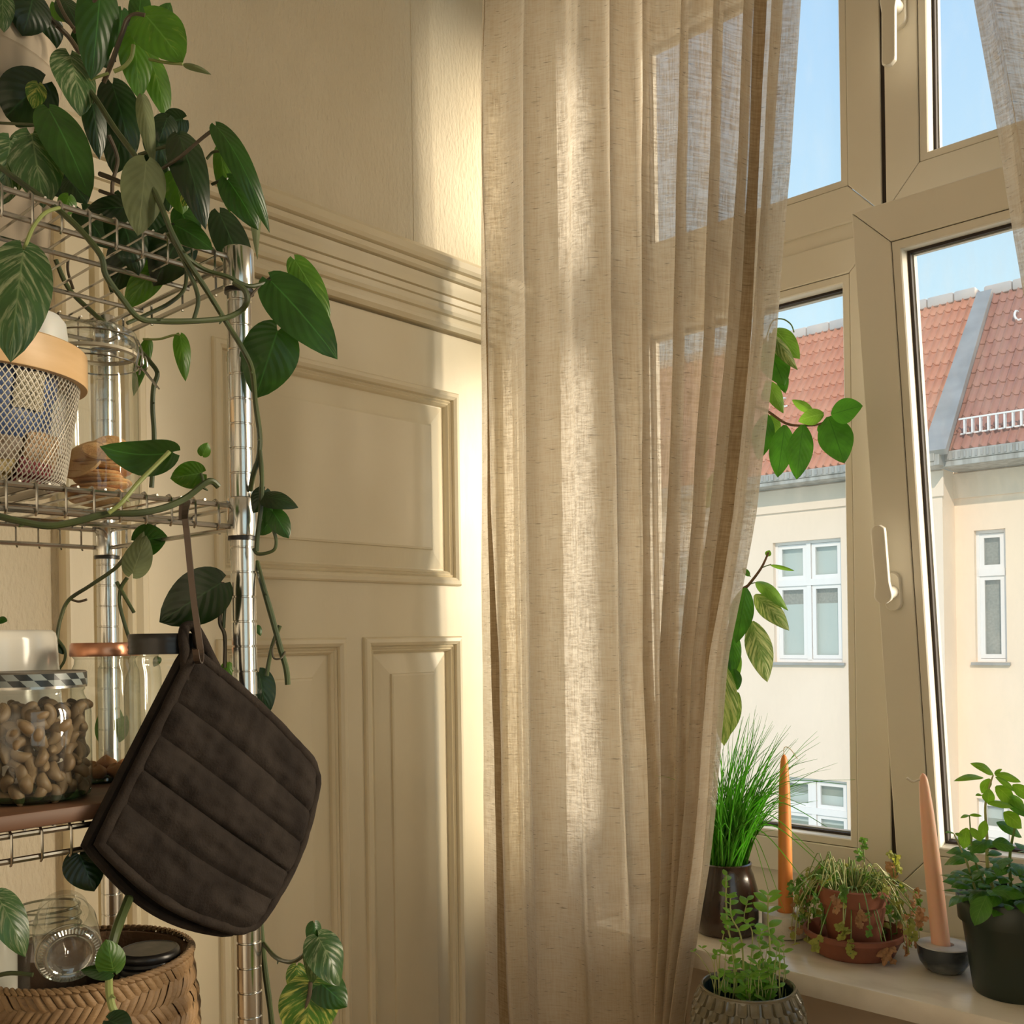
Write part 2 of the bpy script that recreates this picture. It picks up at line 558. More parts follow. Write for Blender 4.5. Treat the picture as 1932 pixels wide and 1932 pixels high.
def build_door():
    d = struct('door_1', (0, -0.45, 0))
    P = MT['paint']
    yl, yr, zt = -0.862, -0.039, 2.090
    up = (-0.742, -0.159, 1.559, 1.968)
    lr = (-0.424, -0.160, 0.25, 1.451)
    ll = (-0.742, -0.468, 0.25, 1.451)
    th = -0.013
    for nm, a, b in (('stile', (th, yl, 0.008), (0, up[0], zt)), ('stile', (th, up[1], 0.008), (0, yr, zt)),
                     ('stile', (th, ll[1], 0.25), (0, lr[0], 1.451)),
                     ('rail', (th, up[0], 1.968), (0, up[1], zt)), ('rail', (th, up[0], 1.451), (0, up[1], 1.559)),
                     ('rail', (th, up[0], 0.008), (0, up[1], 0.25))):
        m = MB(); m.box(a, b); m.build(nm, P, d, smooth=False)
    for (y0, y1, z0, z1) in (up, lr, ll):
        m = MB()
        ring(m, y0, y1, z0, z1, [(-0.001, 0.0), (0.0, 0.006), (0.003, 0.009), (0.010, 0.010), (0.016, 0.006), (0.018, -0.001), (0.021, 0.001), (0.024, -0.003), (0.0265, -0.001), (0.030, -0.006), (0.032, -0.0125)])
        m.build('moulding', P, d, smooth=False)
        m = MB()
        vs = ring(m, y0, y1, z0, z1, [(0.031, -0.0125), (0.034, -0.0125), (0.073, -0.0065), (0.074, -0.0025), (0.078, -0.0015)])
        n = len(m.v)
        m.f.append((n - 4, n - 3, n - 2, n - 1))
        m.build('panel', P, d, smooth=False)
    # head casing: a deep run of steps above the door
    t = struct('trim_1', (0, -0.45, 2.1))
    ya, yb = -1.03, 0.078

    def run(prof, nm, parent, y0, y1):
        m = MB()
        vs, fs = [], []
        for z, x in prof:
            vs += [(x, y0, z), (x, y1, z)]
        for i in range(len(prof) - 1):
            fs.append((2 * i, 2 * i + 1, 2 * i + 3, 2 * i + 2))
        fs.append(tuple(range(0, 2 * len(prof), 2)))
        fs.append(tuple(range(2 * len(prof) - 1, 0, -2)))
        m.add(vs, fs)
        return m.build(nm, P, parent, smooth=False)
    run([(2.097, XW), (2.097, 0.010), (2.105, 0.016), (2.112, 0.016), (2.114, 0.012), (2.124, 0.013), (2.126, 0.020), (2.133, 0.022)], 'moulding', t, ya, yb)
    run([(2.133, XW), (2.133, 0.018), (2.147, 0.018), (2.149, 0.014), (2.151, 0.018), (2.164, 0.018), (2.166, 0.013), (2.168, 0.019), (2.181, 0.021)], 'moulding', t, ya, yb)
    run([(2.181, XW), (2.181, 0.017), (2.196, 0.019), (2.198, 0.014), (2.200, 0.023), (2.205, 0.027), (2.214, 0.029), (2.216, 0.024)], 'moulding', t, ya, yb)
    run([(2.216, XW), (2.216, 0.026), (2.219, 0.033), (2.226, 0.036), (2.240, 0.034), (2.253, 0.020), (2.254, XW)], 'moulding', t, ya, yb)
    # fluted side casing, left of the door, and the plain one in the corner
    for k, (y0, y1) in enumerate(((-1.0, -0.866), (-0.035, 0.078))):
        c = struct('trim_%d' % (k + 2), (0, (y0 + y1) / 2, 0))
        m = MB()
        w = y1 - y0
        prof = [(0, XW), (0, 0.012), (0.03, 0.016), (0.06, 0.016), (0.27, 0.017)]
        for q in range(3):
            a = 0.29 + q * 0.17
            prof += [(a, 0.017), (a + 0.015, 0.006), (a + 0.05, 0.004), (a + 0.08, 0.014), (a + 0.12, 0.018), (a + 0.15, 0.017)]
        prof += [(0.83, 0.010), (0.90, 0.015), (0.97, 0.013), (1.0, 0.008), (1.0, XW)]
        vs, fs = [], []
        for u, x in prof:
            vs += [(x, y0 + u * w, 0), (x, y0 + u * w, 2.097)]
        for i in range(len(prof) - 1):
            fs.append((2 * i, 2 * i + 1, 2 * i + 3, 2 * i + 2))
        m.add(vs, fs)
        m.build('casing', P, c, smooth=False)
    # wallpaper seam strip
    b = struct('baseboard_left', (0, -2.3, 0))
    m = MB(); m.box((XW, -3.6, 0), (0.006, -1.03, 0.12), 0.003); m.build('board', P, b)


build_door()

# ------------------------------------------------------------------ window


def frame4(m, x0, x1, z0, z1, w, y0, y1, split=0.0006):
    """Four mitred bars; wt = bar width (one number or left, right, bottom, top)."""
    wl, wr, wb, wtp = (w, w, w, w) if not isinstance(w, tuple) else w
    o = [(x0, z0), (x1, z0), (x1, z1), (x0, z1)]
    i = [(x0 + wl, z0 + wb), (x1 - wr, z0 + wb), (x1 - wr, z1 - wtp), (x0 + wl, z1 - wtp)]
    g = split
    off = [((g, 0), (-g, 0)), ((0, g), (0, -g)), ((-g, 0), (g, 0)), ((0, -g), (0, g))]
    for k in range(4):
        a, b = k, (k + 1) % 4
        (ax, az), (bx, bz) = off[k]
        q = [(o[a][0] + ax, o[a][1] + az), (o[b][0] + bx, o[b][1] + bz), (i[b][0] + bx, i[b][1] + bz), (i[a][0] + ax, i[a][1] + az)]
        vs = [(p[0], y0, p[1]) for p in q] + [(p[0], y1, p[1]) for p in q]
        m.add(vs, [(0, 1, 2, 3), (7, 6, 5, 4), (0, 4, 5, 1), (1, 5, 6, 2), (2, 6, 7, 3), (3, 7, 4, 0)])


def frame_mesh(nm, mat, par, x0, x1, z0, z1, w, y0, y1, xf=None, bev=0.0016, origin=None):
    m = MB(xf)
    frame4(m, x0, x1, z0, z1, w, y0, y1)
    o = m.build(nm, mat, par, smooth=False, origin=origin)
    if bev:
        md = o.modifiers.new('edge', 'BEVEL'); md.width = bev; md.segments = 2; md.limit_method = 'ANGLE'; md.angle_limit = math.radians(40)
    return o


def lever_handle(par, x, z, y, up, xf=None):
    """Rose plate with a neck and a flat lever pointing up or down."""
    m = MB(xf)

    def rose(u, v):
        q = 2 * PI * u
        hw, hh = 0.0155, 0.036
        k = 1.0 if v < 0.6 else 1.0 - (v - 0.6) * 0.35
        if v > 0.98: k = 0.0
        cx, cz = math.cos(q), math.sin(q)
        zz = (hh - hw) * (1 if cz > 0 else -1)
        return Vector((x + cx * hw * k, y - 0.011 * min(1, v / 0.85), z + cz * hw * k + zz * (1 if v <= .98 else 0)))
    m.grid(rose, 28, 10, cu=True)
    m.tube([(x, y - 0.009, z), (x, y - 0.048, z)], 0.0125, 20)
    s = 1 if up else -1

    def lev(u, v):
        q = 2 * PI * u
        l = -0.017 + v * 0.142
        hw = 0.0165 if v < 0.12 else 0.0165 - 0.0035 * min(1, (v - 0.12) / 0.15)
        if v < 0.10: hw *= math.sqrt(max(0.02, 1 - ((0.10 - v) / 0.105) ** 2))
        if v > 0.94: hw *= math.sqrt(max(0.05, 1 - ((v - 0.94) / 0.064) ** 2))
        c, t = math.cos(q), math.sin(q)
        c = math.copysign(abs(c) ** 0.45, c); t = math.copysign(abs(t) ** 0.45, t)
        return Vector((x + c * hw, y - 0.049 - 0.012 * max(0, v - .1) * 0.4 + t * 0.0065, z + s * l))
    b = m.grid(lev, 24, 26, cu=True)
    m.f.append(tuple(b + i for i in range(24)))
    m.f.append(tuple(b + 26 * 24 + i for i in range(24)))
    return m.build('handle', MT['pvc'], par)


def build_window():
    w = struct('window_1', (0.7615, 0.25, 0.88))
    V = MT['pvc']
    yf = 0.25
    XC = 0.7615
    # fixed frame with a cross bar
    frame_mesh('frame', V, w, WX0 - 0.01, WX1 + 0.01, WZ0 - 0.005, WZ1 + 0.005, (0.04, 0.04, 0.083, 0.055), yf + 0.012, yf + 0.075)
    m = MB(); m.box((WX0 + .02, yf + 0.006, 2.224), (WX1 - .02, yf + 0.07, 2.258), 0.0015); m.build('transom', V, w)
    m = MB(); m.box((XC - 0.0045, yf + 0.006, 0.96), (XC + 0.0045, yf + 0.07, WZ1 - .03)); m.build('meeting_seal', MT['gasket'], w, smooth=False)

    def sash(x0, x1, z0, z1, xf=None, wb=(0.069, 0.066, 0.072, 0.072), pm='pane', lab=None):
        org = Vector((x0, yf, z0))
        s = frame_mesh('sash', V, w, x0, x1, z0, z1, wb, yf, yf + 0.062, xf, origin=org, bev=0.002)
        if lab: s['label'] = lab
        a0, a1, b0, b1 = x0 + wb[0], x1 - wb[1], z0 + wb[2], z1 - wb[3]
        g = 0.0012
        # glazing bead: face set back a hair, inner side splayed towards the pane
        m = MB(xf)
        rings = [(g, yf + 0.020), (g, yf + 0.004), (0.002, yf + 0.0028), (0.0145, yf + 0.0036), (0.0165, yf + 0.006), (0.0175, yf + 0.034)]
        vs, fs = [], []
        for ins, y in rings:
            vs += [(a0 + ins, y, b0 + ins), (a1 - ins, y, b0 + ins), (a1 - ins, y, b1 - ins), (a0 + ins, y, b1 - ins)]
        for i in range(len(rings) - 1):
            for k in range(4):
                fs.append((i * 4 + k, i * 4 + (k + 1) % 4, i * 4 + 4 + (k + 1) % 4, i * 4 + 4 + k))
        m.add(vs, fs)
        m.build('glazing_bead', V, s, smooth=False)
        # a dark line in the joint between bead and sash
        m = MB(xf); frame4(m, a0 - 0.0004, a1 + 0.0004, b0 - 0.0004, b1 + 0.0004, 0.002, yf + 0.006, yf + 0.02, 0); m.build('joint', MT['gasket'], s, smooth=False)
        i = 0.0165
        m = MB(xf); frame4(m, a0 + i, a1 - i, b0 + i, b1 - i, 0.006, yf + 0.030, yf + 0.038, 0); m.build('gasket', MT['gasket'], s, smooth=False)
        m = MB(xf); frame4(m, a0 + i, a1 - i, b0 + i, b1 - i, 0.008, yf + 0.041, yf + 0.055, 0); m.build('spacer', MT['spacer'], s, smooth=False)
        m = MB(xf)
        m.add([(a0 + i, yf + .039, b0 + i), (a1 - i, yf + .039, b0 + i), (a1 - i, yf + .039, b1 - i), (a0 + i, yf + .039, b1 - i)], [(0, 1, 2, 3)])
        m.build('pane', MT[pm], s, smooth=False)
        return s
    sash(0.115, 0.757, 2.256, 2.90)
    u = sash(0.766, 1.408, 2.256, 2.90, wb=(0.063, 0.066, 0.072, 0.072))
    lever_handle(u, 0.797, 2.625, yf, False)
    sash(0.115, 0.757, 0.952, 2.224, wb=(0.066, 0.066, 0.068, 0.067))
    # the lower right sash stands tilted inwards about its bottom edge
    ang = math.atan(0.157 / 1.174) + 0.002
    piv = Vector((0, yf, 1.03))
    xf = Matrix.Translation(piv) @ Matrix.Rotation(ang, 4, 'X') @ Matrix.Translation(-piv)
    lr = sash(0.766, 1.408, 0.956, 2.214, xf, wb=(0.066, 0.066, 0.070, 0.068), pm='pane_dusty', lab='lower right window sash tilted inwards at the top')
    lever_handle(lr, 0.797, 1.527, yf, True, xf)
    # stone sill
    m = MB(); m.box((0.30, -0.108, 0.843), (WX1 + 0.3, 0.258, 0.88), 0.004)
    m.build('sill', MT['marble'], w)
    m = MB(); m.box((WX0 - .02, yf + .07, 0.84), (WX1 + .02, 0.47, 0.868), 0.002); m.build('outer_sill', MT['pvc'], w)


build_window()


def fill_window_back():  # unseen window, added to let more fill light into the room
    w = struct('fill_window_2', (2.51, 0.25, 0.88))
    frame_mesh('frame', MT['pvc'], w, 1.71, 3.31, WZ0 - .005, WZ1 + .005, 0.06, 0.262, 0.325)
    for x0, x1 in ((1.77, 2.508), (2.512, 3.25)):
        sh = frame_mesh('sash', MT['pvc'], w, x0, x1, 0.935, 2.90, 0.075, 0.25, 0.312)
        m = MB(); m.add([(x0 + .07, .29, 1.0), (x1 - .07, .29, 1.0), (x1 - .07, .29, 2.83), (x0 + .07, .29, 2.83)], [(0, 1, 2, 3)])
        m.build('pane', MT['pane'], sh, smooth=False)


fill_window_back()


def fill_window_right():  # unseen side window, added for soft sky fill on the shelf
    w = struct('fill_window_3', (3.7, -2.05, 0.9))
    m = MB()
    m.box((3.68, -2.9, 0.9), (3.74, -2.82, 2.8)); m.box((3.68, -1.28, 0.9), (3.74, -1.2, 2.8)); m.box((3.68, -2.82, 0.9), (3.74, -1.28, 0.98)); m.box((3.68, -2.82, 2.72), (3.74, -1.28, 2.8)); m.box((3.68, -2.09, 0.98), (3.74, -2.01, 2.72))
    m.build('frame', MT['pvc'], w, smooth=False)
    for a, b in ((-2.82, -2.09), (-2.01, -1.28)):
        m = MB(); m.add([(3.71, a, 0.98), (3.71, b, 0.98), (3.71, b, 2.72), (3.71, a, 2.72)], [(0, 1, 2, 3)]); m.build('pane', MT['pane'], w, smooth=False)


fill_window_right()

# ================================================================== houses across the courtyard
MT['render_a'] = pbr('cream_render', (0.84, 0.69, 0.55), 0.9, var=(0.80, 0.65, 0.51), vscale=0.7, bump=0.15, bscale=30)
MT['render_b'] = pbr('peach_render', (0.86, 0.69, 0.51), 0.9, var=(0.84, 0.67, 0.51), vscale=0.6, bump=0.15, bscale=30)
MT['tile_a'] = pbr('orange_clay_tile', (0.62, 0.28, 0.17), 0.7, var=(0.48, 0.21, 0.135), vscale=3, bump=0.3, bscale=60)
MT['tile_b'] = pbr('rose_clay_tile', (0.44, 0.205, 0.145), 0.65, var=(0.36, 0.175, 0.14), vscale=3, bump=0.3, bscale=60)
MT['zinc'] = pbr('weathered_zinc', (0.40, 0.39, 0.37), 0.55, metal=0.3, var=(0.33, 0.32, 0.30), vscale=3)
MT['zinc_streak'] = pbr('streaked_zinc', (0.46, 0.45, 0.42), 0.6, metal=0.1, var=(0.27, 0.26, 0.23), vscale=9, vstretch=(1, 1, 0.12), detail=6)
MT['frame_white'] = pbr('white_window_paint', (0.80, 0.78, 0.76), 0.5)
MT['blind'] = pbr('pale_roller_blind', (0.62, 0.66, 0.62), 0.8)
MT['room_dark'] = pbr('dark_room', (0.16, 0.15, 0.13), 0.9)  # dark colour stands for the unlit rooms behind the far windows
MT['slat'] = pbr('grey_green_blind_band', (0.27, 0.30, 0.23), 0.8)
MT['net'] = pbr('grey_net', (0.30, 0.28, 0.24), 0.9, var=(0.40, 0.37, 0.32), vscale=30, detail=8)
MT['far_pane'] = glass_mat('far_pane', (0.9, 0.93, 0.92), (0.8, 0.85, 0.85), base_refl=0.14, rough=0.02)


def far_window(b, x0, x1, z0, z1, y, mull, transom, inside, fm=None):
    """Recessed white casement with panes; y is the wall face."""
    fm = fm or MT['frame_white']
    d = 0.09
    xs = [x0, x1] if not mull else [x0, (x0 + x1) / 2, x1]
    zs = [z0, transom, z1]
    m = MB()
    frame4(m, x0, x1, z0, z1, 0.045, y + d, y + d + 0.08, 0)
    if mull: m.box((xs[1] - 0.035, y + d - 0.01, z0 + .03), (xs[1] + 0.035, y + d + 0.07, z1 - .03))
    m.box((x0 + .03, y + d - 0.015, transom - 0.05), (x1 - .03, y + d + 0.07, transom + 0.05))
    w = m.build('window', fm, b, smooth=False, origin=((x0 + x1) / 2, y + d, z0))
    for i in range(len(xs) - 1):
        for j in range(2):
            a0, a1, c0, c1 = xs[i] + 0.045, xs[i + 1] - 0.045, zs[j] + 0.05, zs[j + 1] - 0.05
            m = MB(); frame4(m, a0, a1, c0, c1, 0.06, y + d + 0.012, y + d + 0.06, 0); m.build('casement', fm, w, smooth=False)
            m = MB(); m.add([(a0 + .05, y + d + .035, c0 + .05), (a1 - .05, y + d + .035, c0 + .05), (a1 - .05, y + d + .035, c1 - .05), (a0 + .05, y + d + .035, c1 - .05)], [(0, 1, 2, 3)])
            m.build('pane', MT['far_pane'], w, smooth=False)
    yb = y + d + 0.10
    if inside == 'blind':
        m = MB(); m.box((x0 + .04, yb, transom), (x1 - .04, yb + .01, z1 - .03)); m.build('blind', MT['blind'], w, smooth=False)
        m = MB(); m.box((x0 + .04, yb, z0 + .03), (x1 - .04, yb + .01, transom - 0.34)); m.build('blind', MT['blind'], w, smooth=False)
        m = MB(); m.box((x0 + .04, yb, transom - 0.34), (x1 - .04, yb + .01, transom)); m.build('dark_band', MT['net'], w, smooth=False)
    elif inside == 'zebra':
        k, z = 0, z0
        while z < z1 - 0.02:
            m = MB(); m.box((x0 + .04, yb, z), (x1 - .04, yb + .008, min(z + 0.15, z1))); m.build('blind_band', MT['slat'] if k % 2 else MT['blind'], w, smooth=False)
            z += 0.15; k += 1
    else:
        m = MB(); m.box((x0 + .03, yb, z0), (x1 - .03, yb + .01, z1)); m.build('net_curtain', MT['net'], w, smooth=False)
    # thin lead sill
    m = MB(); m.box((x0 - 0.05, y - 0.06, z0 - 0.045), (x1 + 0.05, y + d, z0 - 0.005)); m.build('ledge', MT['zinc'], w, smooth=False)


def wall_with_holes(m, x0, x1, z0, z1, y, t, holes):
    xs = sorted({x0, x1, *[h[0] for h in holes], *[h[1] for h in holes]})
    zs = sorted({z0, z1, *[h[2] for h in holes], *[h[3] for h in holes]})
    for i in range(len(xs) - 1):
        for j in range(len(zs) - 1):
            cx, cz = (xs[i] + xs[i + 1]) / 2, (zs[j] + zs[j + 1]) / 2
            if any(h[0] < cx < h[1] and h[2] < cz < h[3] for h in holes): continue
            m.box((xs[i], y, zs[j]), (xs[i + 1], y + t, zs[j + 1]))


def tile_mesh(mat, nm):
    """One interlocking clay tile with two rolls: 12 x 2 quads plus a thick lower edge."""
    m = MB()
    wd, ln = 0.236, 0.385

    def h(u):
        q = (u * 2) % 1.0
        return 0.056 * math.exp(-((q - 0.32) / 0.14) ** 2) + 0.006 * math.sin(q * PI)

    def fn(u, v):
        return Vector((u * wd, v * ln, h(u) + 0.020 * (1 - v)))
    m.grid(fn, 16, 1)
    m.grid(lambda u, v: Vector((u * wd, 0, (h(u) + 0.020) * (1 - v) + v * 0.0)), 16, 1)
    o = m.build(nm, mat)
    me = o.data
    bpy.data.objects.remove(o)
    return me


def roof(b, xa, xb, ye, ze, pitch, rows, me, mat, far_xa=None):
    """Courses of single tiles from eave to ridge; beyond the part in view one joined field."""
    c, s = math.cos(pitch), math.sin(pitch)
    base = WL[b.name]
    n = int(round((xb - xa) / 0.236))
    for r in range(rows):
        for k in range(n):
            x, l = xb - (k + 1) * 0.236, r * 0.338
            jit = random.uniform(-0.004, 0.004)
            p = Vector((x, ye + l * c, ze + l * s + 0.02 + jit)) - base
            link_mesh('roof_tile', me, b, p, rot=(pitch, 0, 0))
    if far_xa is not None:
        m = MB()
        q = Matrix.Rotation(pitch, 3, 'X')
        vs = [v.co.copy() for v in me.vertices]
        fs = [tuple(f.vertices) for f in me.polygons]
        k = n
        while xb - (k + 1) * 0.236 > far_xa:
            for r in range(rows):
                o = Vector((xb - (k + 1) * 0.236, ye + r * 0.338 * c, ze + r * 0.338 * s + 0.02))
                m.add([o + q @ v for v in vs], fs)
            k += 1
        m.build('roof_tiles_beyond', mat, b, kind='stuff')
    # sarking under the tiles and the slope at the back
    L = rows * 0.338
    fx = far_xa if far_xa is not None else xa
    yr, zr = ye + L * c, ze + L * s
    m = MB()
    m.add([(fx, ye, ze - .04), (xb, ye, ze - .04), (xb, yr, zr - .04), (fx, yr, zr - .04), (fx, yr + 3, zr - 3), (xb, yr + 3, zr - 3)], [(0, 1, 2, 3), (3, 2, 5, 4)])
    m.build('roof_deck', MT['zinc'], b, smooth=False)
    x = fx
    while x < xb - 0.01:
        x2 = min(x + 0.42, xb)
        m = MB(); m.box((x + .004, yr - 0.12, zr - 0.05), (x2 - .004, yr + 0.16, zr + 0.12), 0.03)
        m.build('ridge_cap', MT['ridge'], b)
        x = x2
    return yr, zr


MT['ridge'] = pbr('grey_ridge_mortar', (0.58, 0.50, 0.45), 0.8, var=(0.44, 0.42, 0.41), vscale=2.5)


def hook(b, p):
    m = MB()
    m.tube(smooth_line([p + Vector((0, 0.10, 0.10)), p + Vector((-.01, -0.02, 0.10)), p + Vector((-.015, -0.07, 0.02)), p + Vector((0.02, -0.06, -0.05)), p + Vector((0.06, -0.02, -0.04))], 4), 0.018, 6)
    m.build('roof_hook', MT['frame_white'], b)


def build_houses():
    pitch = math.radians(50)
    c, s = math.cos(pitch), math.sin(pitch)
    b = thing('apartment_building', (-6.0, 13.0, -9.0), 'cream rendered house with orange clay roof and a four-part white window, across the yard', 'building', 'houses across the courtyard')
    w1 = (-6.21, -5.07, 0.97, 2.885)
    w2 = (-6.19, -5.03, -2.78, -0.86)
    w3 = (-8.9, -7.76, 0.97, 2.885)
    w4 = (-8.9, -7.76, -2.78, -0.86)
    m = MB(); wall_with_holes(m, -12.5, -3.55, -9, 3.75, 13.0, 0.4, [w1, w2, w3, w4])
    m.box((-12.5, 12.965, 3.36), (-3.52, 13.0, 3.72))
    m.build('facade', MT['render_a'], b, smooth=False)
    m = MB(); m.box((-12.4, 13.6, -9), (-3.6, 13.7, 3.6)); m.build('room_back', MT['room_dark'], b, smooth=False)
    for w, ins in ((w1, 'blind'), (w2, 'zebra'), (w3, 'blind'), (w4, 'zebra')):
        far_window(b, *w, 13.0, True, w[2] + (1.26 if ins == 'blind' else 1.40), ins)
    # box gutter with a dentilled, streaked front
    m = MB(); m.box((-12.5, 12.58, 3.74), (-3.5, 13.0, 3.80), 0.01); m.box((-12.5, 12.56, 3.80), (-3.5, 12.70, 3.92), 0.012)
    g = m.build('gutter', MT['zinc_streak'], b, smooth=False)
    m = MB()
    x = -7.6
    while x < -3.6:
        m.box((x, 12.548, 3.82), (x + 0.035, 12.562, 3.90)); x += 0.09
    m.build('gutter_ribs', MT['zinc'], g, smooth=False, kind='stuff')
    me = tile_mesh(MT['tile_a'], 'roof_tile')
    yr, zr = roof(b, -7.45, -3.66, 12.66, 3.90, pitch, 11, me, MT['tile_a'], -12.4)
    for x, k in ((-6.35, 5), (-4.55, 8.6)):
        hook(b, Vector((x, 12.66 + k * .338 * c, 3.97 + k * .338 * s)))
    # lead-clad fire wall between the two roofs
    m = MB()
    L = 11 * 0.338 - 0.06
    q = [Vector((x, 12.60 + l * c - h * s, 3.88 + l * s + h * c)) for h in (0.0, 0.10) for (x, l) in ((-3.66, 0), (-3.33, 0), (-3.40, L), (-3.62, L))]
    m.add(q, [(3, 2, 1, 0), (4, 5, 6, 7), (0, 1, 5, 4), (1, 2, 6, 5), (2, 3, 7, 6), (3, 0, 4, 7)])
    m.build('parapet_flashing', MT['zinc'], b, smooth=False)

    b2 = thing('apartment_building', (-1.5, 13.5, -9.0), 'peach rendered house with rose-brown roof, snow guard and a narrow tall window, adjoining', 'building', 'houses across the courtyard')
    n1 = (-3.285, -2.86, 0.975, 2.875)
    n2 = (-3.3, -2.86, -2.8, -1.0)
    n3 = (-0.9, 0.24, 0.975, 2.875)
    m = MB(); wall_with_holes(m, -3.62, 6.0, -9, 3.75, 13.5, 0.4, [n1, n2, n3])
    m.box((-3.55, 13.0, -9), (-3.548, 13.5, 3.75))
    m.box((-3.6, 13.46, 3.36), (6.0, 13.5, 3.72))
    m.build('facade', MT['render_b'], b2, smooth=False)
    m = MB(); m.box((-3.5, 14.1, -9), (5.9, 14.2, 3.6)); m.build('room_back', MT['room_dark'], b2, smooth=False)
    far_window(b2, *n1, 13.5, False, n1[2] + 1.29, 'net')
    far_window(b2, *n2, 13.5, False, n2[2] + 1.29, 'zebra')
    far_window(b2, *n3, 13.5, True, n3[2] + 1.29, 'blind')
    m = MB(); m.box((-3.5, 12.80, 3.74), (6.0, 13.5, 3.82), 0.01); m.box((-3.46, 12.78, 3.82), (6.0, 12.92, 3.955), 0.012)
    m.box((-3.52, 12.58, 3.745), (-3.44, 12.9, 3.93), 0.01)
    g = m.build('gutter', MT['zinc_streak'], b2, smooth=False)
    m = MB()
    x = -3.4
    while x < -1.6:
        m.box((x, 12.768, 3.84), (x + 0.03, 12.782, 3.93)); x += 0.075
    m.build('gutter_ribs', MT['zinc'], g, smooth=False, kind='stuff')
    me2 = tile_mesh(MT['tile_b'], 'roof_tile')
    roof(b2, -3.60, -1.71, 12.84, 3.93, pitch, 11, me2, MT['tile_b'])
    m = MB()
    q = Matrix.Rotation(pitch, 3, 'X')
    vs = [v.co.copy() for v in me2.vertices]; fs = [tuple(f.vertices) for f in me2.polygons]
    x = -1.71
    while x < 5.7:
        for r in range(11):
            o = Vector((x, 12.84 + r * .338 * c, 3.95 + r * .338 * s)); m.add([o + q @ v for v in vs], fs)
        x += 0.236
    m.add([(-1.72, 12.84, 3.9), (6, 12.84, 3.9), (6, 12.84 + 3.72 * c, 3.9 + 3.72 * s), (-1.72, 12.84 + 3.72 * c, 3.9 + 3.72 * s)], [(0, 1, 2, 3)])
    m.build('roof_tiles_beyond', MT['tile_b'], b2, kind='stuff')
    hook(b2, Vector((-2.98, 12.84 + 8.3 * .338 * c, 4.0 + 8.3 * .338 * s)))
    # snow guard: two rails and upright bars near the eave
    y0, z0 = 12.84 + 0.22 * c, 4.02 + 0.22 * s
    m = MB()
    for dz in (0.0, 0.20):
        m.box((-3.28, y0 - 0.012 - dz * .3, z0 + dz), (1.5, y0 + 0.012 - dz * .3, z0 + dz + 0.022))
    g = m.build('snow_guard', MT['frame_white'], b2, smooth=False)
    x = -3.22
    while x < -1.7:
        m = MB(); m.box((x, y0 - .065, z0), (x + 0.022, y0 + .012, z0 + 0.21)); m.build('guard_bar', MT['frame_white'], g, smooth=False)
        x += 0.105
    # courtyard ground
    m = MB(); m.box((-14, 0.5, -9.3), (8, 13, -9)); tag(m.build('courtyard_ground', MT['zinc'], smooth=False), kind='structure')


build_houses()
# ================================================================== curtains
def interp(tab, x):
    if x <= tab[0][0]:
        (x0, y0), (x1, y1) = tab[0], tab[1]
    elif x >= tab[-1][0]:
        (x0, y0), (x1, y1) = tab[-2], tab[-1]
    else:
        for i in range(len(tab) - 1):
            if tab[i][0] <= x <= tab[i + 1][0]:
                (x0, y0), (x1, y1) = tab[i], tab[i + 1]
                break
    return y0 + (y1 - y0) * (x - x0) / (x1 - x0)


def curtain(o, cols, amp, ybase, z0, z1, width, hems, lean=0.30, per=10, nv=90):
    """cols[i] = [(z, X)...] for every fold line; the cloth swings forward and back between them."""
    n = len(cols) - 1

    def X(s, z):
        s = max(0, min(n - 1e-6, s))
        i = int(s); f = s - i
        f2 = f * f * (3 - 2 * f) * 0.35 + f * 0.65
        a, b = interp(cols[i], z), interp(cols[i + 1], z)
        return a + (b - a) * f2

    def P(s, z, off=0.0):
        s = max(0.0, min(float(n), s))
        i = min(n - 1, int(s))
        f = s - i
        am = amp[i] * (1 - f) + amp[i + 1] * f
        ph = PI * s
        w = math.cos(ph) + 0.22 * math.sin(2.3 * ph + 1.0 + 0.8 * z) * min(1.0, s)
        x = X(s, z) + lean * am * math.sin(ph + 0.5)
        rip = 0.004 * noise.noise(Vector((s * 1.3, z * 2.2, 3.1))) + 0.0018 * noise.noise(Vector((s * 5, z * 6, 9.0)))
        return Vector((x + rip * 0.6, ybase + am * w + rip - off, z))
    m = MB()
    nu = n * per
    m.grid(lambda u, v: P(u * n, z0 + (z1 - z0) * v), nu, nv, uvf=lambda u, v: (u * width, (z0 + (z1 - z0) * v)))
    m.build('cloth', MT['linen'], o)
    for s0, s1 in hems:
        m = MB()
        m.grid(lambda u, v: P(s0 + (s1 - s0) * u, z0 + (z1 - z0) * v, 0.0022), 4, nv, uvf=lambda u, v: (u * 0.02, z0 + (z1 - z0) * v))
        m.build('hem', MT['linen_hem'], o, label='double-folded side hem of the curtain, its darkness against the light coloured in')


def px_col(pts, y):
    return sorted([(p.z, p.x) for p in (onp(1, y, a, b) for a, b in pts)])


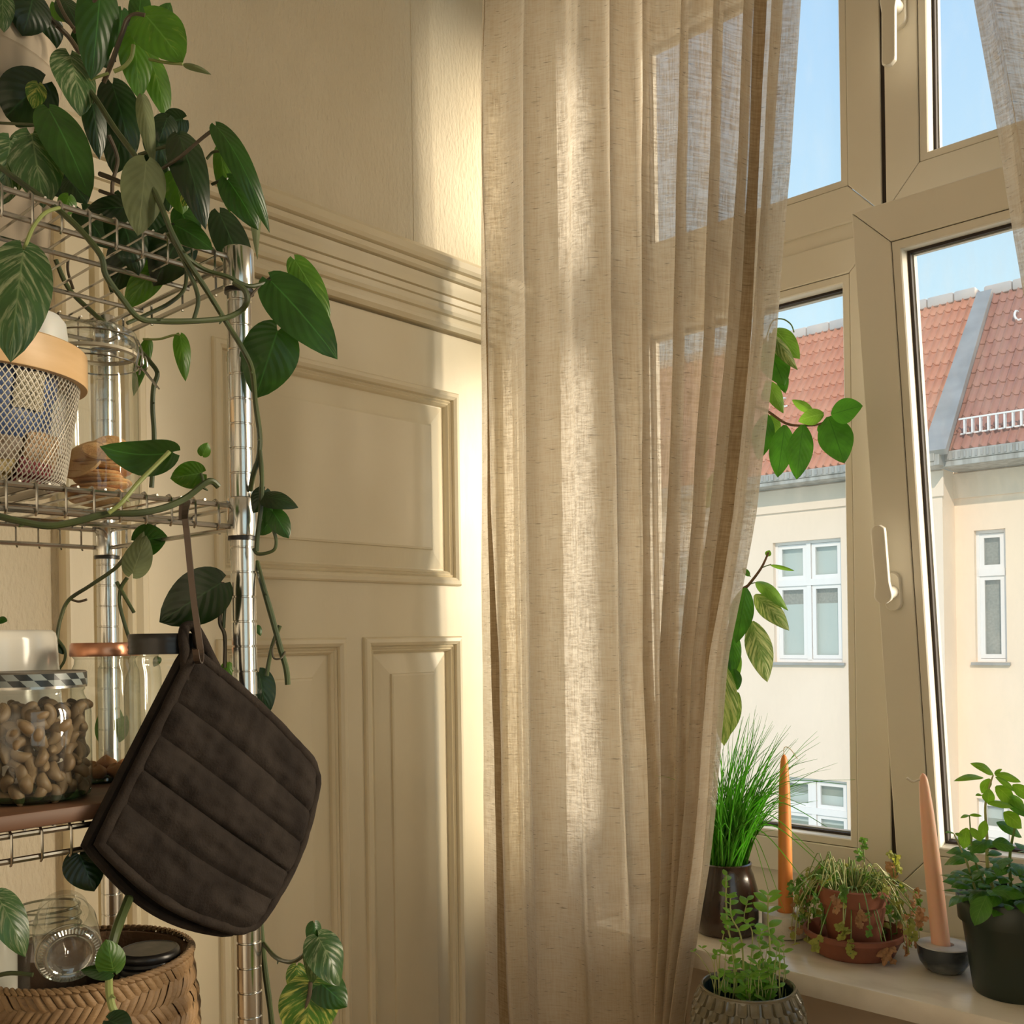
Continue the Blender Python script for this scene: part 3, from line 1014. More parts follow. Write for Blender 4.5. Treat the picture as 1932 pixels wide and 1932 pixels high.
def build_curtains():
    rows = [0, 300, 640, 966, 1250, 1500, 1640, 1780, 1932]
    right = [1500, 1483, 1458, 1418, 1366, 1345, 1327, 1305, 1280]
    pivot = [1195, 1197, 1201, 1206, 1214, 1228, 1236, 1242, 1248]
    fixed = [(905, 903, 904, 906, 906, 908, 909, 910, 912), (922, 920, 928, 937, 948, 953, 958, 963, 970), (958, 958, 962, 968, 974, 978, 982, 986, 992),
             (1004, 1005, 1006, 1008, 1014, 1018, 1022, 1026, 1030), (1050, 1051, 1054, 1058, 1064, 1070, 1074, 1079, 1084), (1092, 1094, 1100, 1106, 1110, 1116, 1120, 1126, 1132),
             (1135, 1136, 1142, 1148, 1152, 1158, 1162, 1168, 1174), (1166, 1168, 1172, 1178, 1184, 1192, 1198, 1206, 1214)]
    cols = [list(zip(c, rows)) for c in fixed]
    fr = [0.0, 0.13, 0.24, 0.36, 0.46, 0.57, 0.66, 0.755, 0.83, 0.91, 1.0]
    for f in fr:
        cols.append([(pivot[i] + (right[i] - pivot[i]) * f, rows[i]) for i in range(len(rows))])
    zc = [px_col(c, -0.165) for c in cols]
    amp = [0.006, 0.010, 0.014, 0.016, 0.016, 0.015, 0.017, 0.02, 0.022, 0.026, 0.028, 0.03, 0.03, 0.03, 0.03, 0.028, 0.026, 0.02, 0.012]
    o = thing('curtain', (0.42, -0.165, 0.04), 'long sheer beige linen curtain gathered beside the door, in front of the window', 'curtain')
    curtain(o, zc, amp, -0.165, 0.04, 3.06, 1.9, [(0.55, 0.98), (15.42, 15.72)])
    y = -0.165
    e_ = [(1832, 0), (1880, 260), (1905, 430), (1932, 590), (1990, 1000), (2040, 1400), (2080, 1932)]
    le = px_col(e_, y)
    cols = []
    for f in (0, 0.07, 0.16, 0.26, 0.36, 0.47, 0.6, 0.73, 0.86, 1.0):
        cols.append([(z, x + (1.56 - x) * f) for z, x in le])
    o2 = thing('curtain', (1.4, y, 0.04), 'sheer beige linen curtain drawn aside over the tilted right window sash', 'curtain')
    curtain(o2, cols, [0.008, 0.018, 0.024, 0.026, 0.028, 0.028, 0.028, 0.028, 0.024, 0.02], y, 0.04, 3.06, 0.9, [])
    r = thing('curtain_rod', (0.8, y, 3.08), 'white curtain rod above the window, both linen curtains hang from it', 'curtain rod')
    m = MB(); m.tube([(0.02, y, 3.08), (2.0, y, 3.08)], 0.012, 12); m.build('rod', MT['frame_white'], r)
    for x in (0.03, 1.9):
        m = MB(); m.tube([(x, y, 3.08), (x, YW, 3.10)], 0.008, 8); m.box((x - .02, YW - .01, 3.07), (x + .02, YW + .001, 3.13), 0.003); m.build('bracket', MT['frame_white'], r)


build_curtains()

# ================================================================== leaves
def leaf_fn(base, tip, width, up, shape='oval', curl=0.0, fold=0.25, lobe=0.0, twist=0.0, ripple=0.0, seed=0):
    base, tip = Vector(base), Vector(tip)
    t = tip - base
    L = max(t.length, 1e-4)
    t.normalize()
    n = Vector(up)
    n = n - t * n.dot(t)
    n = n.normalized() if n.length > 1e-4 else t.orthogonal().normalized()
    s = t.cross(n)

    def wid(v):
        if shape == 'heart':
            return 2.02 * (v + 0.001) ** 0.40 * max(0.0, 1 - v) ** 0.80
        if shape == 'lance':
            return math.sin(PI * min(1, v ** 0.85)) ** 1.25
        if shape == 'round':
            return math.sin(PI * min(1.0, 0.02 + v * 0.98) ** 0.8) ** 0.6
        return math.sin(PI * (0.015 + 0.985 * v) ** 0.88) ** 0.8

    def fn(u, v):
        x = (u - 0.5) * 2
        if shape == 'heart': v = v ** 1.7
        w = wid(v) * width * 0.5
        tw = twist * v
        ss = s * math.cos(tw) + n * math.sin(tw)
        nn = n * math.cos(tw) - s * math.sin(tw)
        p = base + t * (L * v) + n * (curl * L * 4 * v * (1 - v))
        p += ss * (x * w) + nn * (-fold * abs(x) ** 1.3 * w)
        if lobe: p -= t * (lobe * width * abs(x) ** 1.5 * max(0, 1 - v) ** 6)
        if ripple: p += nn * (ripple * width * math.sin(9 * v + 3 * x + seed) * abs(x))
        return p
    return fn


def add_leaf(m, fn, nu=6, nv=9):
    m.grid(fn, nu, nv)


def leaf(par, mat, base, tip, width, up, name='leaf', res=(6, 10), **kw):
    m = MB()
    add_leaf(m, leaf_fn(base, tip, width, up, **kw), *res)
    return m.build(name, mat, par)


def toward(p, a=1.0, up=0.5, side=0.0, j=0.35):
    """A leaf normal: mostly towards the room, partly upwards, jittered."""
    d = (CAM - Vector(p)).normalized()
    return d * a + UP * up + RGT * side + Vector((random.uniform(-j, j), random.uniform(-j, j), random.uniform(-j, j)))


# ================================================================== things on the sill
SILL = 0.88
MT['lemon'] = leaf_mat('glossy_leaf', (0.050, 0.145, 0.020), (0.022, 0.075, 0.012), trans=0.42, rough=0.33, veins=8, wave=0.18, tcol=(1.9, 2.4, 0.9))
MT['lemon_light'] = leaf_mat('young_leaf', (0.16, 0.30, 0.05), (0.26, 0.40, 0.12), trans=0.5, rough=0.4, veins=8, wave=0.3, tcol=(1.5, 1.7, 0.8))
MT['lemon_pale'] = leaf_mat('bleached_leaf', (0.13, 0.20, 0.06), (0.26, 0.30, 0.15), var=(0.42, 0.42, 0.25), vcover=0.48, trans=0.4, rough=0.45, veins=8, wave=0.25)
MT['stem_brown'] = pbr('brown_stem', (0.16, 0.085, 0.04), 0.6)
MT['stem_green'] = pbr('green_stem', (0.16, 0.26, 0.06), 0.5)
MT['stem_pale'] = pbr('pale_stem', (0.42, 0.44, 0.18), 0.5)
MT['soil'] = pbr('potting_soil', (0.05, 0.035, 0.025), 0.95, bump=0.8, bscale=140)
MT['white_glaze'] = pbr('white_glaze', (0.80, 0.78, 0.72), 0.25)
MT['brown_glaze'] = pbr('dark_brown_glaze', (0.020, 0.013, 0.009), 0.22, var=(0.055, 0.028, 0.018), vscale=12, coat=0.5)
MT['chive'] = leaf_mat('chive_blade', (0.14, 0.32, 0.05), (0.18, 0.36, 0.08), trans=0.52, rough=0.45, veins=0.5, wave=0.0, tcol=(2.0, 2.4, 0.8))
MT['orange_wax'] = pbr('orange_wax', (0.78, 0.29, 0.075), 0.42, sss=0.5)
MT['pink_wax'] = pbr('salmon_pink_wax', (0.84, 0.50, 0.35), 0.42, sss=0.5)
MT['wick'] = pbr('cotton_wick', (0.70, 0.64, 0.52), 0.9)
MT['terracotta'] = pbr('terracotta', (0.33, 0.115, 0.060), 0.75, var=(0.24, 0.085, 0.05), vscale=14, bump=0.15, bscale=90)
MT['cream_stone'] = pbr('speckled_cream_stone', (0.70, 0.65, 0.56), 0.7, var=(0.58, 0.54, 0.46), vscale=120, lo=0.55, hi=0.75)
MT['dark_marble'] = pbr('dark_grey_marble', (0.030, 0.038, 0.045), 0.25, var=(0.22, 0.23, 0.22), vscale=11, vstretch=(1, 1, 2.5), detail=8, lo=0.45, hi=0.72, coat=0.3)
MT['marble_top'] = pbr('grey_marble_top', (0.62, 0.60, 0.57), 0.3, var=(0.40, 0.40, 0.40), vscale=30, detail=8)
MT['dark_green_pot'] = pbr('dark_green_plastic', (0.018, 0.030, 0.022), 0.38)
MT['basil_lit'] = leaf_mat('basil_backlit', (0.20, 0.40, 0.04), (0.32, 0.50, 0.10), trans=0.5, rough=0.35, veins=5, wave=0.3, tcol=(1.8, 1.8, 0.6))  # upper leaves: light from behind painted in as a paler, yellower green
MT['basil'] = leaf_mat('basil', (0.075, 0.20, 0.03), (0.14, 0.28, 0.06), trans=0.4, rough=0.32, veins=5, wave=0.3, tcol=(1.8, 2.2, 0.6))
MT['parsley'] = leaf_mat('parsley', (0.15, 0.28, 0.05), (0.16, 0.28, 0.07), trans=0.4, rough=0.5, veins=3, wave=0.2)
MT['parsley_yellow'] = leaf_mat('yellowing_parsley', (0.40, 0.42, 0.10), (0.46, 0.46, 0.18), trans=0.4, rough=0.6, veins=3, wave=0.2, tcol=(1.4, 1.4, 0.8))
MT['parsley_dry'] = leaf_mat('withered_parsley', (0.48, 0.27, 0.13), (0.52, 0.33, 0.18), trans=0.3, rough=0.7, veins=3, wave=0.2, tcol=(1.2, 1.1, 0.9))
MT['sprout'] = leaf_mat('sprout', (0.21, 0.40, 0.065), (0.22, 0.38, 0.1), trans=0.42, rough=0.4, veins=4, wave=0.25, tcol=(1.8, 2.0, 0.7))
MT['celadon'] = pbr('olive_celadon_glaze', (0.19, 0.165, 0.105), 0.25, var=(0.12, 0.10, 0.06), vscale=25, coat=0.5)
MT['teal_inside'] = pbr('dark_teal_glaze', (0.025, 0.045, 0.05), 0.2)
MT['stool_wood'] = pbr('dark_stool_wood', (0.12, 0.075, 0.045), 0.5, var=(0.09, 0.055, 0.03), vscale=6, vstretch=(8, 1, 1))


def stem(par, pts, r, mat='stem_green', name='stem', n=6, k=5):
    m = MB()
    line = smooth_line(pts, k)
    rr = r if not isinstance(r, tuple) else [r[0] + (r[1] - r[0]) * i / (len(line) - 1) for i in range(len(line))]
    m.tube(line, rr, n)
    return m.build(name, MT[mat], par)


def lemon_plant():
    pos = Vector((0.415, 0.055, SILL))
    o = thing('leafy_plant', pos, 'tall glossy-leaved house plant behind the curtain, branches reaching past its edge', 'plant')
    m = MB()
    m.lathe([(0.0, 0.0), (0.045, 0.0), (0.050, 0.01), (0.062, 0.12), (0.064, 0.125), (0.058, 0.125), (0.055, 0.11), (0.0, 0.108)], pos, 32)
    m.build('pot', MT['white_glaze'], o)
    Y = 0.0

    def q(x, y, dy=0.0):
        return onp(1, Y + dy, x, y)
    stem(o, [pos + Vector((0, 0, 0.1)), q(1335, 1500, .02), q(1352, 1300), q(1372, 1200), q(1400, 1118), q(1412, 1104), q(1436, 1072), q(1450, 1042)], (0.006, 0.0018), 'stem_brown')
    stem(o, [pos + Vector((0.01, 0, 0.1)), q(1330, 1350, .03), q(1355, 1000, .03), q(1385, 760, .02), q(1410, 690, .02), q(1445, 640, .01)], (0.006, 0.003), 'stem_brown')
    stem(o, [q(1385, 760, .02), q(1440, 772), q(1483, 799), q(1520, 803), q(1550, 799), q(1572, 784, -.02)], (0.003, 0.0015), 'stem_brown')
    stem(o, [q(1445, 640, .01), q(1457, 607), q(1476, 602), q(1492, 612), q(1498, 627)], 0.0012, 'stem_green')
    stem(o, [q(1436, 1072), q(1445, 1068), q(1455, 1065)], 0.001)
    stem(o, [q(1416, 1088), q(1410, 1082), q(1405, 1078)], 0.001)
    stem(o, [q(1410, 1106), q(1418, 1101), q(1427, 1099)], 0.001)
    LV = [  # base, tip, px width, material, shape, fold, curl, dy, twist
        (1481, 802, 1467, 901, 46, 'lemon', .10, .02, -.01, 0), (1515, 801, 1503, 905, 47, 'lemon', .10, .02, -.01, 0),
        (1563, 786, 1593, 874, 60, 'lemon', .08, .03, -.04, 0), (1568, 782, 1628, 766, 46, 'lemon', .10, .06, -.05, .3),
        (1554, 781, 1506, 795, 30, 'lemon_light', .5, .12, -.02, .3), (1534, 778, 1494, 754, 18, 'lemon_light', .4, .08, .0, 0),
        (1447, 781, 1431, 868, 42, 'lemon', .15, .02, .0, 0), (1454, 783, 1462, 826, 30, 'lemon_light', .3, .02, .02, 0),
        (1546, 800, 1556, 822, 16, 'lemon', .3, .02, .01, 0),
        (1460, 620, 1509, 678, 40, 'lemon_light', .3, .15, .02, .2), (1452, 628, 1505, 698, 28, 'lemon_pale', .5, .05, -.01, .4),
        (1444, 645, 1480, 728, 58, 'lemon', .15, .05, .0, 0), (1446, 718, 1478, 780, 30, 'lemon_light', .3, .18, -.01, .3),
        (1440, 735, 1458, 752, 30, 'lemon', .2, .0, .02, 0), (1470, 690, 1482, 742, 24, 'lemon', .3, .0, .02, 0),
        (1407, 1109, 1389, 1214, 46, 'lemon', .12, .04, -.02, 0), (1426, 1098, 1487, 1152, 28, 'lemon_light', .35, .25, .0, .5),
        (1424, 1122, 1489, 1190, 40, 'lemon_pale', .25, .16, -.01, .3), (1419, 1172, 1448, 1287, 52, 'lemon_pale', .15, .08, .0, .25),
        (1380, 1186, 1384, 1273, 36, 'lemon', .15, .04, .02, 0), (1397, 1238, 1381, 1300, 16, 'lemon_light', .3, .0, .03, 0),
        (1384, 1262, 1392, 1302, 24, 'lemon', .2, .0, .0, 0), (1368, 1258, 1366, 1408, 50, 'lemon_pale', .12, .06, -.03, 0),
        (1392, 1306, 1360, 1402, 40, 'lemon_pale', .2, .03, .02, 0), (1371, 1240, 1352, 1330, 34, 'lemon', .2, .03, .01, 0),
        (1414, 1087, 1401, 1071, 11, 'lemon', .3, .0, .0, 0), (1453, 1066, 1499, 1077, 8, 'lemon_light', .5, .06, .0, 0),
        (1447, 1050, 1452, 1038, 12, 'lemon_light', .3, .0, .0, 0), (1360, 1215, 1345, 1300, 40, 'lemon', .2, .0, .04, 0),
        (1360, 1010, 1330, 1090, 44, 'lemon', .2, .05, .04, 0), (1370, 880, 1330, 960, 44, 'lemon', .2, .05, .04, 0),
    ]
    for (bx, by, tx, ty, w, mt, fo, cu, dy, tw) in LV:
        b, t = q(bx, by, dy), q(tx, ty, dy)
        random.seed(bx * 7 + by)
        leaf(o, MT[mt], b, t, w * 1.80 / FPX, toward(b, 1, 0.25, j=0.2), fold=fo, curl=cu, twist=tw, ripple=0.02, seed=bx, res=(8, 14))


lemon_plant()


def chives():
    p = onp(2, SILL, 1371, 1757)
    o = thing('potted_chives', p, 'dark brown glazed pot of thin green chives beside the curtain edge', 'potted plant')
    m = MB()
    m.lathe([(0.0, 0.0), (0.052, 0.0), (0.058, 0.006), (0.061, 0.03), (0.060, 0.08), (0.052, 0.110), (0.047, 0.122), (0.049, 0.132), (0.046, 0.134), (0.043, 0.125), (0.043, 0.115), (0.0, 0.113)], p, 40)
    m.build('pot', MT['brown_glaze'], o)
    random.seed(11)
    m = MB()

    def blade(b, d, h, bend, w):
        pts, k = [], 9
        side = Vector((d.y, -d.x, 0))
        for i in range(k + 1):
            t = i / k
            pts.append(b + UP * (h * (t - 0.55 * bend * t ** 2.4)) + d * (h * (0.17 * t + bend * 0.85 * t ** 2)) + side * (0.006 * math.sin(t * 5 + h * 90)))
        m.tube(pts, [w * (1 - 0.85 * (i / k) ** 2) for i in range(k + 1)], 4)
    for i in range(300):
        q = random.uniform(0, 2 * PI); r = 0.036 * math.sqrt(random.random())
        b = p + Vector((r * math.cos(q), r * math.sin(q), 0.112))
        a = random.gauss(-0.1, 0.9)
        d = RGT * math.cos(a) - FWD * math.sin(a) * 0.8
        if random.random() < 0.22: d = -d
        h = random.uniform(0.12, 0.33)
        blade(b, d.normalized(), h, abs(random.gauss(0.18, 0.22)) + (0.25 if random.random() < 0.15 else 0), random.uniform(0.0009, 0.0017))
    for tx, ty in ((1597, 1480), (1560, 1560), (1520, 1520), (1536, 1610), (1500, 1420), (1580, 1660), (1540, 1690), (1480, 1720), (1455, 1700)):
        t = onp(1, p.y - random.uniform(0.0, 0.10), tx, ty)
        b = p + Vector((random.uniform(-.02, .03), random.uniform(-.03, .01), 0.112))
        midp = b.lerp(t, 0.5) + UP * (0.09 if ty > 1450 else 0.03)
        line = smooth_line([b, b.lerp(midp, 0.5) + UP * 0.03, midp, t], 6)
        m.tube(line, [0.0014 * (1 - 0.8 * (i / len(line)) ** 2) for i in range(len(line))], 4)
    m.build('blades', MT['chive'], o, kind='stuff')


chives()


def candle(par, b, t, r0, r1, mat):
    ax = (t - b); L = ax.length
    m = MB()
    prof = [(0.0, r0), (0.02, r0 * 1.0), (0.5, r0 * 0.90), (0.80, r0 * 0.72), (0.93, r1 * 1.05), (0.97, r1 * 0.85), (0.99, r1 * 0.55), (1.0, r1 * 0.15)]
    m.tube([b + ax * f for f, _ in prof], [r for _, r in prof], 24)
    return m.build('wax', MT[mat], par)


def candles():
    # cream stone puck with an orange taper
    p = onp(2, SILL, 1483, 1764)
    h = tag(empty('candle_holder', p), 'squat cream stone candle holder under the orange taper', 'candle holder')
    m = MB()
    m.lathe([(0.0, 0.0), (0.034, 0.0), (0.040, 0.003), (0.043, 0.012), (0.0435, 0.040), (0.042, 0.044), (0.0165, 0.045), (0.0155, 0.041), (0.0155, 0.030), (0, 0.030)], p, 48)
    m.build('holder_body', MT['cream_stone'], h)
    z = 1.862
    b = p + Vector((0, 0, 0.0305)); t = at(1482, 1424, z)
    t = Vector((b.x + (t.x - b.x) * 0.3, b.y + (t.y - b.y) * 0.3, t.z))
    c = tag(empty('taper_candle', b), 'tall orange taper candle with a bent wick, in the cream holder', 'candle')
    candle(c, b, t, 0.0140, 0.0072, 'orange_wax')
    m = MB(); m.tube(smooth_line([t - UP * .002, t + UP * 0.010, t + UP * 0.014 + RGT * 0.004, t + UP * 0.010 + RGT * 0.012, t - UP * 0.002 + RGT * 0.021, t - UP * 0.009 + RGT * 0.025]), 0.0009, 6); m.build('wick', MT['wick'], c)
    # dark marble half bowl with a leaning pink taper
    p = onp(2, SILL, 1782, 1831)
    h = tag(empty('candle_holder', p), 'dark grey marble bowl-shaped candle holder under the pink taper', 'candle holder')
    m = MB()
    m.lathe([(0.0, 0.0), (0.024, 0.0), (0.030, 0.003), (0.039, 0.016), (0.0425, 0.030), (0.0430, 0.043)], p, 48)
    m.build('bowl', MT['dark_marble'], h)
    m = MB(); m.lathe([(0.0430, 0.043), (0.042, 0.0445), (0.0155, 0.0445), (0.0145, 0.040), (0.0145, 0.028), (0, 0.028)], p, 48); m.build('top_face', MT['marble_top'], h)
    b = p + Vector((-0.004, 0, 0.0285)); z = (p - CAM).dot(FWD)
    t = at(1741, 1459, z)
    c = tag(empty('taper_candle', b), 'leaning salmon-pink taper candle in the dark marble holder', 'candle')
    candle(c, b, t, 0.0150, 0.0078, 'pink_wax')
    m = MB(); m.tube(smooth_line([t - UP * .012, t - UP * 0.011 - RGT * 0.007, t - UP * 0.014 - RGT * 0.016, t - UP * 0.010 - RGT * 0.024, t - UP * 0.007 - RGT * 0.027]), 0.0021, 6); m.build('wick', MT['wick'], c)


candles()


def ruffle(m, c, n, size, k=5):
    """A small fan of lobed leaflets."""
    n = Vector(n).normalized()
    a = n.orthogonal().normalized(); b = n.cross(a)
    q0 = random.uniform(0, 2 * PI)
    for i in range(k):
        q = q0 + i * 2 * PI / k * 0.85 + random.uniform(-.3, .3)
        d = a * math.cos(q) + b * math.sin(q)
        L = size * random.uniform(0.7, 1.15)
        m.grid(leaf_fn(c, c + d * L - n * L * 0.2, L * 0.85, n, shape='round', fold=random.uniform(-.4, .5), ripple=0.16, seed=random.uniform(0, 6)), 4, 4)


def parsley():
    p = onp(2, SILL, 1612, 1797)
    s = tag(empty('plant_saucer', p), 'round terracotta saucer under the parsley pot', 'saucer')
    m = MB(); m.lathe([(0.0, 0.0), (0.062, 0.0), (0.068, 0.004), (0.080, 0.030), (0.086, 0.034), (0.087, 0.042), (0.082, 0.043), (0.077, 0.034), (0.066, 0.012), (0.0, 0.010)], p, 56)
    m.build('dish', MT['terracotta'], s)
    b = p + UP * 0.0105
    o = thing('potted_parsley', b, 'terracotta pot of drooping, half-withered curly parsley between the two candles', 'potted plant')
    m = MB(); m.lathe([(0.0, 0.0), (0.040, 0.0), (0.043, 0.004), (0.0545, 0.080), (0.0600, 0.081), (0.0620, 0.108), (0.0590, 0.110), (0.0560, 0.096), (0.0, 0.094)], b, 48)
    m.build('pot', MT['terracotta'], o)
    random.seed(5)
    cols = ['parsley', 'parsley', 'parsley_yellow', 'parsley_dry']
    ms = {k: MB() for k in set(cols)}
    st, sd = MB(), MB()
    c0 = b + UP * 0.100
    for i in range(240):
        q = random.uniform(0, 2 * PI)
        if math.cos(q) * -FWD.x + math.sin(q) * -FWD.y > 0.30 and i % 7: continue
        r0 = 0.045 * math.sqrt(random.random())
        a = c0 + Vector((r0 * math.cos(q), r0 * math.sin(q), -0.006))
        q += random.uniform(-.5, .5)
        d = Vector((math.cos(q), math.sin(q), 0))
        up = random.random()
        right = d.dot(RGT)
        if up < 0.30:
            reach, h0, drop = random.uniform(0.01, 0.045), random.uniform(0.02, 0.055), 0.0
        else:
            reach, h0, drop = random.uniform(0.035, 0.080), random.uniform(0.012, 0.040), random.uniform(0.0, 0.105)
        if right < -0.3 and up < 0.5: h0 += 0.02
        a2 = a + d * reach * 0.45 + UP * h0
        a3 = a + d * reach + UP * (h0 * 0.6 - drop * 0.45)
        a4 = a + d * (reach * 1.12) + UP * (h0 * 0.4 - drop)
        line = smooth_line([a, a2, a3, a4], 4)
        dry = random.random() < (0.40 if right > 0.1 and drop > 0.02 else 0.12)
        (sd if dry or random.random() < .4 else st).tube(line, 0.0010, 4)
        mt = 'parsley_dry' if dry else ('parsley_yellow' if random.random() < 0.42 else 'parsley')
        for k in range(3 if drop < 0.03 else 4):
            c = line[-1 - (k * 3) // 2]
            ruffle(ms[mt], c + Vector((random.uniform(-.006, .006), random.uniform(-.006, .006), random.uniform(-.004, .004))), toward(c, 0.7, 0.6, j=0.8), random.uniform(0.005, 0.009), 5)
    # one tall fresh shoot and a pale dry one behind
    for px, py, mt in ((1627, 1586, 'parsley'), (1688, 1610, 'parsley_yellow'), (1683, 1632, 'parsley_dry')):
        t = at(px, py, 1.78)
        a = Vector((t.x, t.y, c0.z))
        st.tube(smooth_line([a, a.lerp(t, .5) + RGT * 0.003, t]), 0.0011, 5)
        for k in range(4):
            c = t - UP * (0.010 * k) + RGT * random.uniform(-.008, .008)
            ruffle(ms[mt], c, toward(c, 1, .5, j=.6), 0.010, 4)
    # trailing withered runs over the saucer
    for px, py, mt in ((1605, 1800, 'parsley_yellow'), (1540, 1790, 'parsley_yellow'), (1680, 1822, 'parsley_dry'), (1672, 1835, 'parsley_dry'), (1590, 1770, 'parsley_yellow'), (1625, 1745, 'parsley_dry'), (1575, 1715, 'parsley_dry'), (1595, 1695, 'parsley'), (1720, 1770, 'parsley_yellow'), (1740, 1740, 'parsley_dry')):
        t = at(px, py, (b - CAM).dot(FWD) - 0.080)
        if t.z < SILL + .006: t.z = SILL + 0.012
        a = c0 + (t - c0) * 0.4; a.z = c0.z + 0.012
        st.tube(smooth_line([c0, a, a.lerp(t, .6) + UP * 0.01, t], 5), 0.0010, 5)
        for k in range(4):
            c = t + UP * (0.006 * k) + RGT * random.uniform(-.008, .008)
            ruffle(ms[mt], c, toward(c, 1, .3, j=.5), 0.009, 5)
    st.build('stems', MT['stem_green'], o, kind='stuff')
    sd.build('pale_stems', MT['stem_pale'], o, kind='stuff')
    for k, mm in ms.items():
        mm.build({'parsley': 'green_sprays', 'parsley_yellow': 'yellow_sprays', 'parsley_dry': 'withered_sprays'}[k], MT[k], o, kind='stuff')


parsley()


def basil():
    p = onp(2, SILL, 1912, 1872)
    z = (p - CAM).dot(FWD)
    o = thing('potted_basil', p, 'leafy basil in a dark green plastic pot at the near end of the sill', 'potted plant')
    m = MB(); m.lathe([(0.0, 0.0), (0.055, 0.0), (0.058, 0.004), (0.073, 0.112), (0.0785, 0.113), (0.0815, 0.150), (0.0800, 0.152), (0.0765, 0.148), (0.0735, 0.135), (0.0, 0.132)], p, 64)
    m.build('pot', MT['dark_green_pot'], o)
    m = MB(); m.lathe([(0.073, 0.134), (0.03, 0.138), (0.0, 0.136)], p, 32); m.build('soil', MT['soil'], o)

    def q(x, y, dz=0.0):
        return at(x, y, z + dz)
    stem(o, [p + Vector((-.02, 0, .13)), q(1864, 1640), q(1862, 1580), q(1859, 1520), q(1868, 1480), q(1874, 1462)], (0.0034, 0.0012), 'stem_pale')
    stem(o, [p + Vector((-.05, 0, .135)), q(1825, 1630), q(1812, 1600), q(1800, 1574)], (0.0022, 0.001), 'stem_pale')
    stem(o, [p + Vector((-.03, 0, .135)), q(1838, 1620), q(1832, 1580), q(1829, 1538)], (0.002, 0.001), 'stem_green')
    stem(o, [p + Vector((.0, .0, .135)), q(1905, 1620), q(1915, 1560), q(1925, 1520)], (0.003, 0.0015), 'stem_green')
    LV = [(1874, 1461, 1830, 1440, 20, 0), (1855, 1467, 1799, 1474, 18, 0), (1877, 1461, 1926, 1476, 20, 0), (1876, 1460, 1891, 1451, 8, 0), (1878, 1466, 1914, 1494, 15, 0), (1910, 1481, 1948, 1510, 27, 0),
          (1867, 1469, 1852, 1497, 20, 0), (1864, 1516, 1867, 1488, 23, 0), (1879, 1483, 1914, 1520, 34, 0), (1863, 1516, 1912, 1524, 17, 0), (1888, 1508, 1950, 1546, 28, 1), (1893, 1533, 1928, 1563, 34, 0),
          (1880, 1552, 1928, 1580, 30, 1), (1853, 1500, 1840, 1501, 8, 0), (1829, 1538, 1812, 1544, 9, 0), (1829, 1538, 1853, 1540, 8, 0), (1824, 1562, 1818, 1602, 26, 0), (1830, 1562, 1852, 1588, 16, 0), (1800, 1572, 1783, 1571, 10, 0), (1802, 1572, 1818, 1580, 10, 0),
          (1858, 1548, 1852, 1585, 18, 0), (1862, 1690, 1839, 1747, 38, 0), (1872, 1680, 1935, 1692, 30, 0), (1815, 1662, 1779, 1664, 14, 1), (1900, 1500, 1935, 1530, 26, 0), (1866, 1585, 1830, 1610, 30, 1), (1872, 1590, 1915, 1600, 32, 1)]
    for i, (bx, by, tx, ty, w, dk) in enumerate(LV):
        random.seed(i + 40)
        dz = -0.075 if by > 1670 else random.uniform(-.015, .015)
        b, t = q(bx, by, dz), q(tx, ty, dz - 0.006)
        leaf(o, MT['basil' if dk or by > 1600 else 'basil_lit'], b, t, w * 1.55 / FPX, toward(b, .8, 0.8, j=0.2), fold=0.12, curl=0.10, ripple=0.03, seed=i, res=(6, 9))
    random.seed(77)
    for i in range(150):
        a = random.uniform(0, 2 * PI); r = 0.075 * math.sqrt(random.random())
        b = p + Vector((r * math.cos(a), r * math.sin(a), 0.142 + random.random() ** 1.5 * 0.085))
        d = Vector((math.cos(a), math.sin(a), random.uniform(-.5, .3))).normalized()
        L = random.uniform(0.022, 0.042)
        leaf(o, MT['basil'], b, b + d * L, L * 0.66, Vector((0, 0, 1)) + Vector((random.uniform(-.5, .5), random.uniform(-.5, .5), 0)) + (CAM - b).normalized() * 0.5, fold=0.15, curl=0.16, ripple=0.03, seed=i, res=(4, 7))


basil()


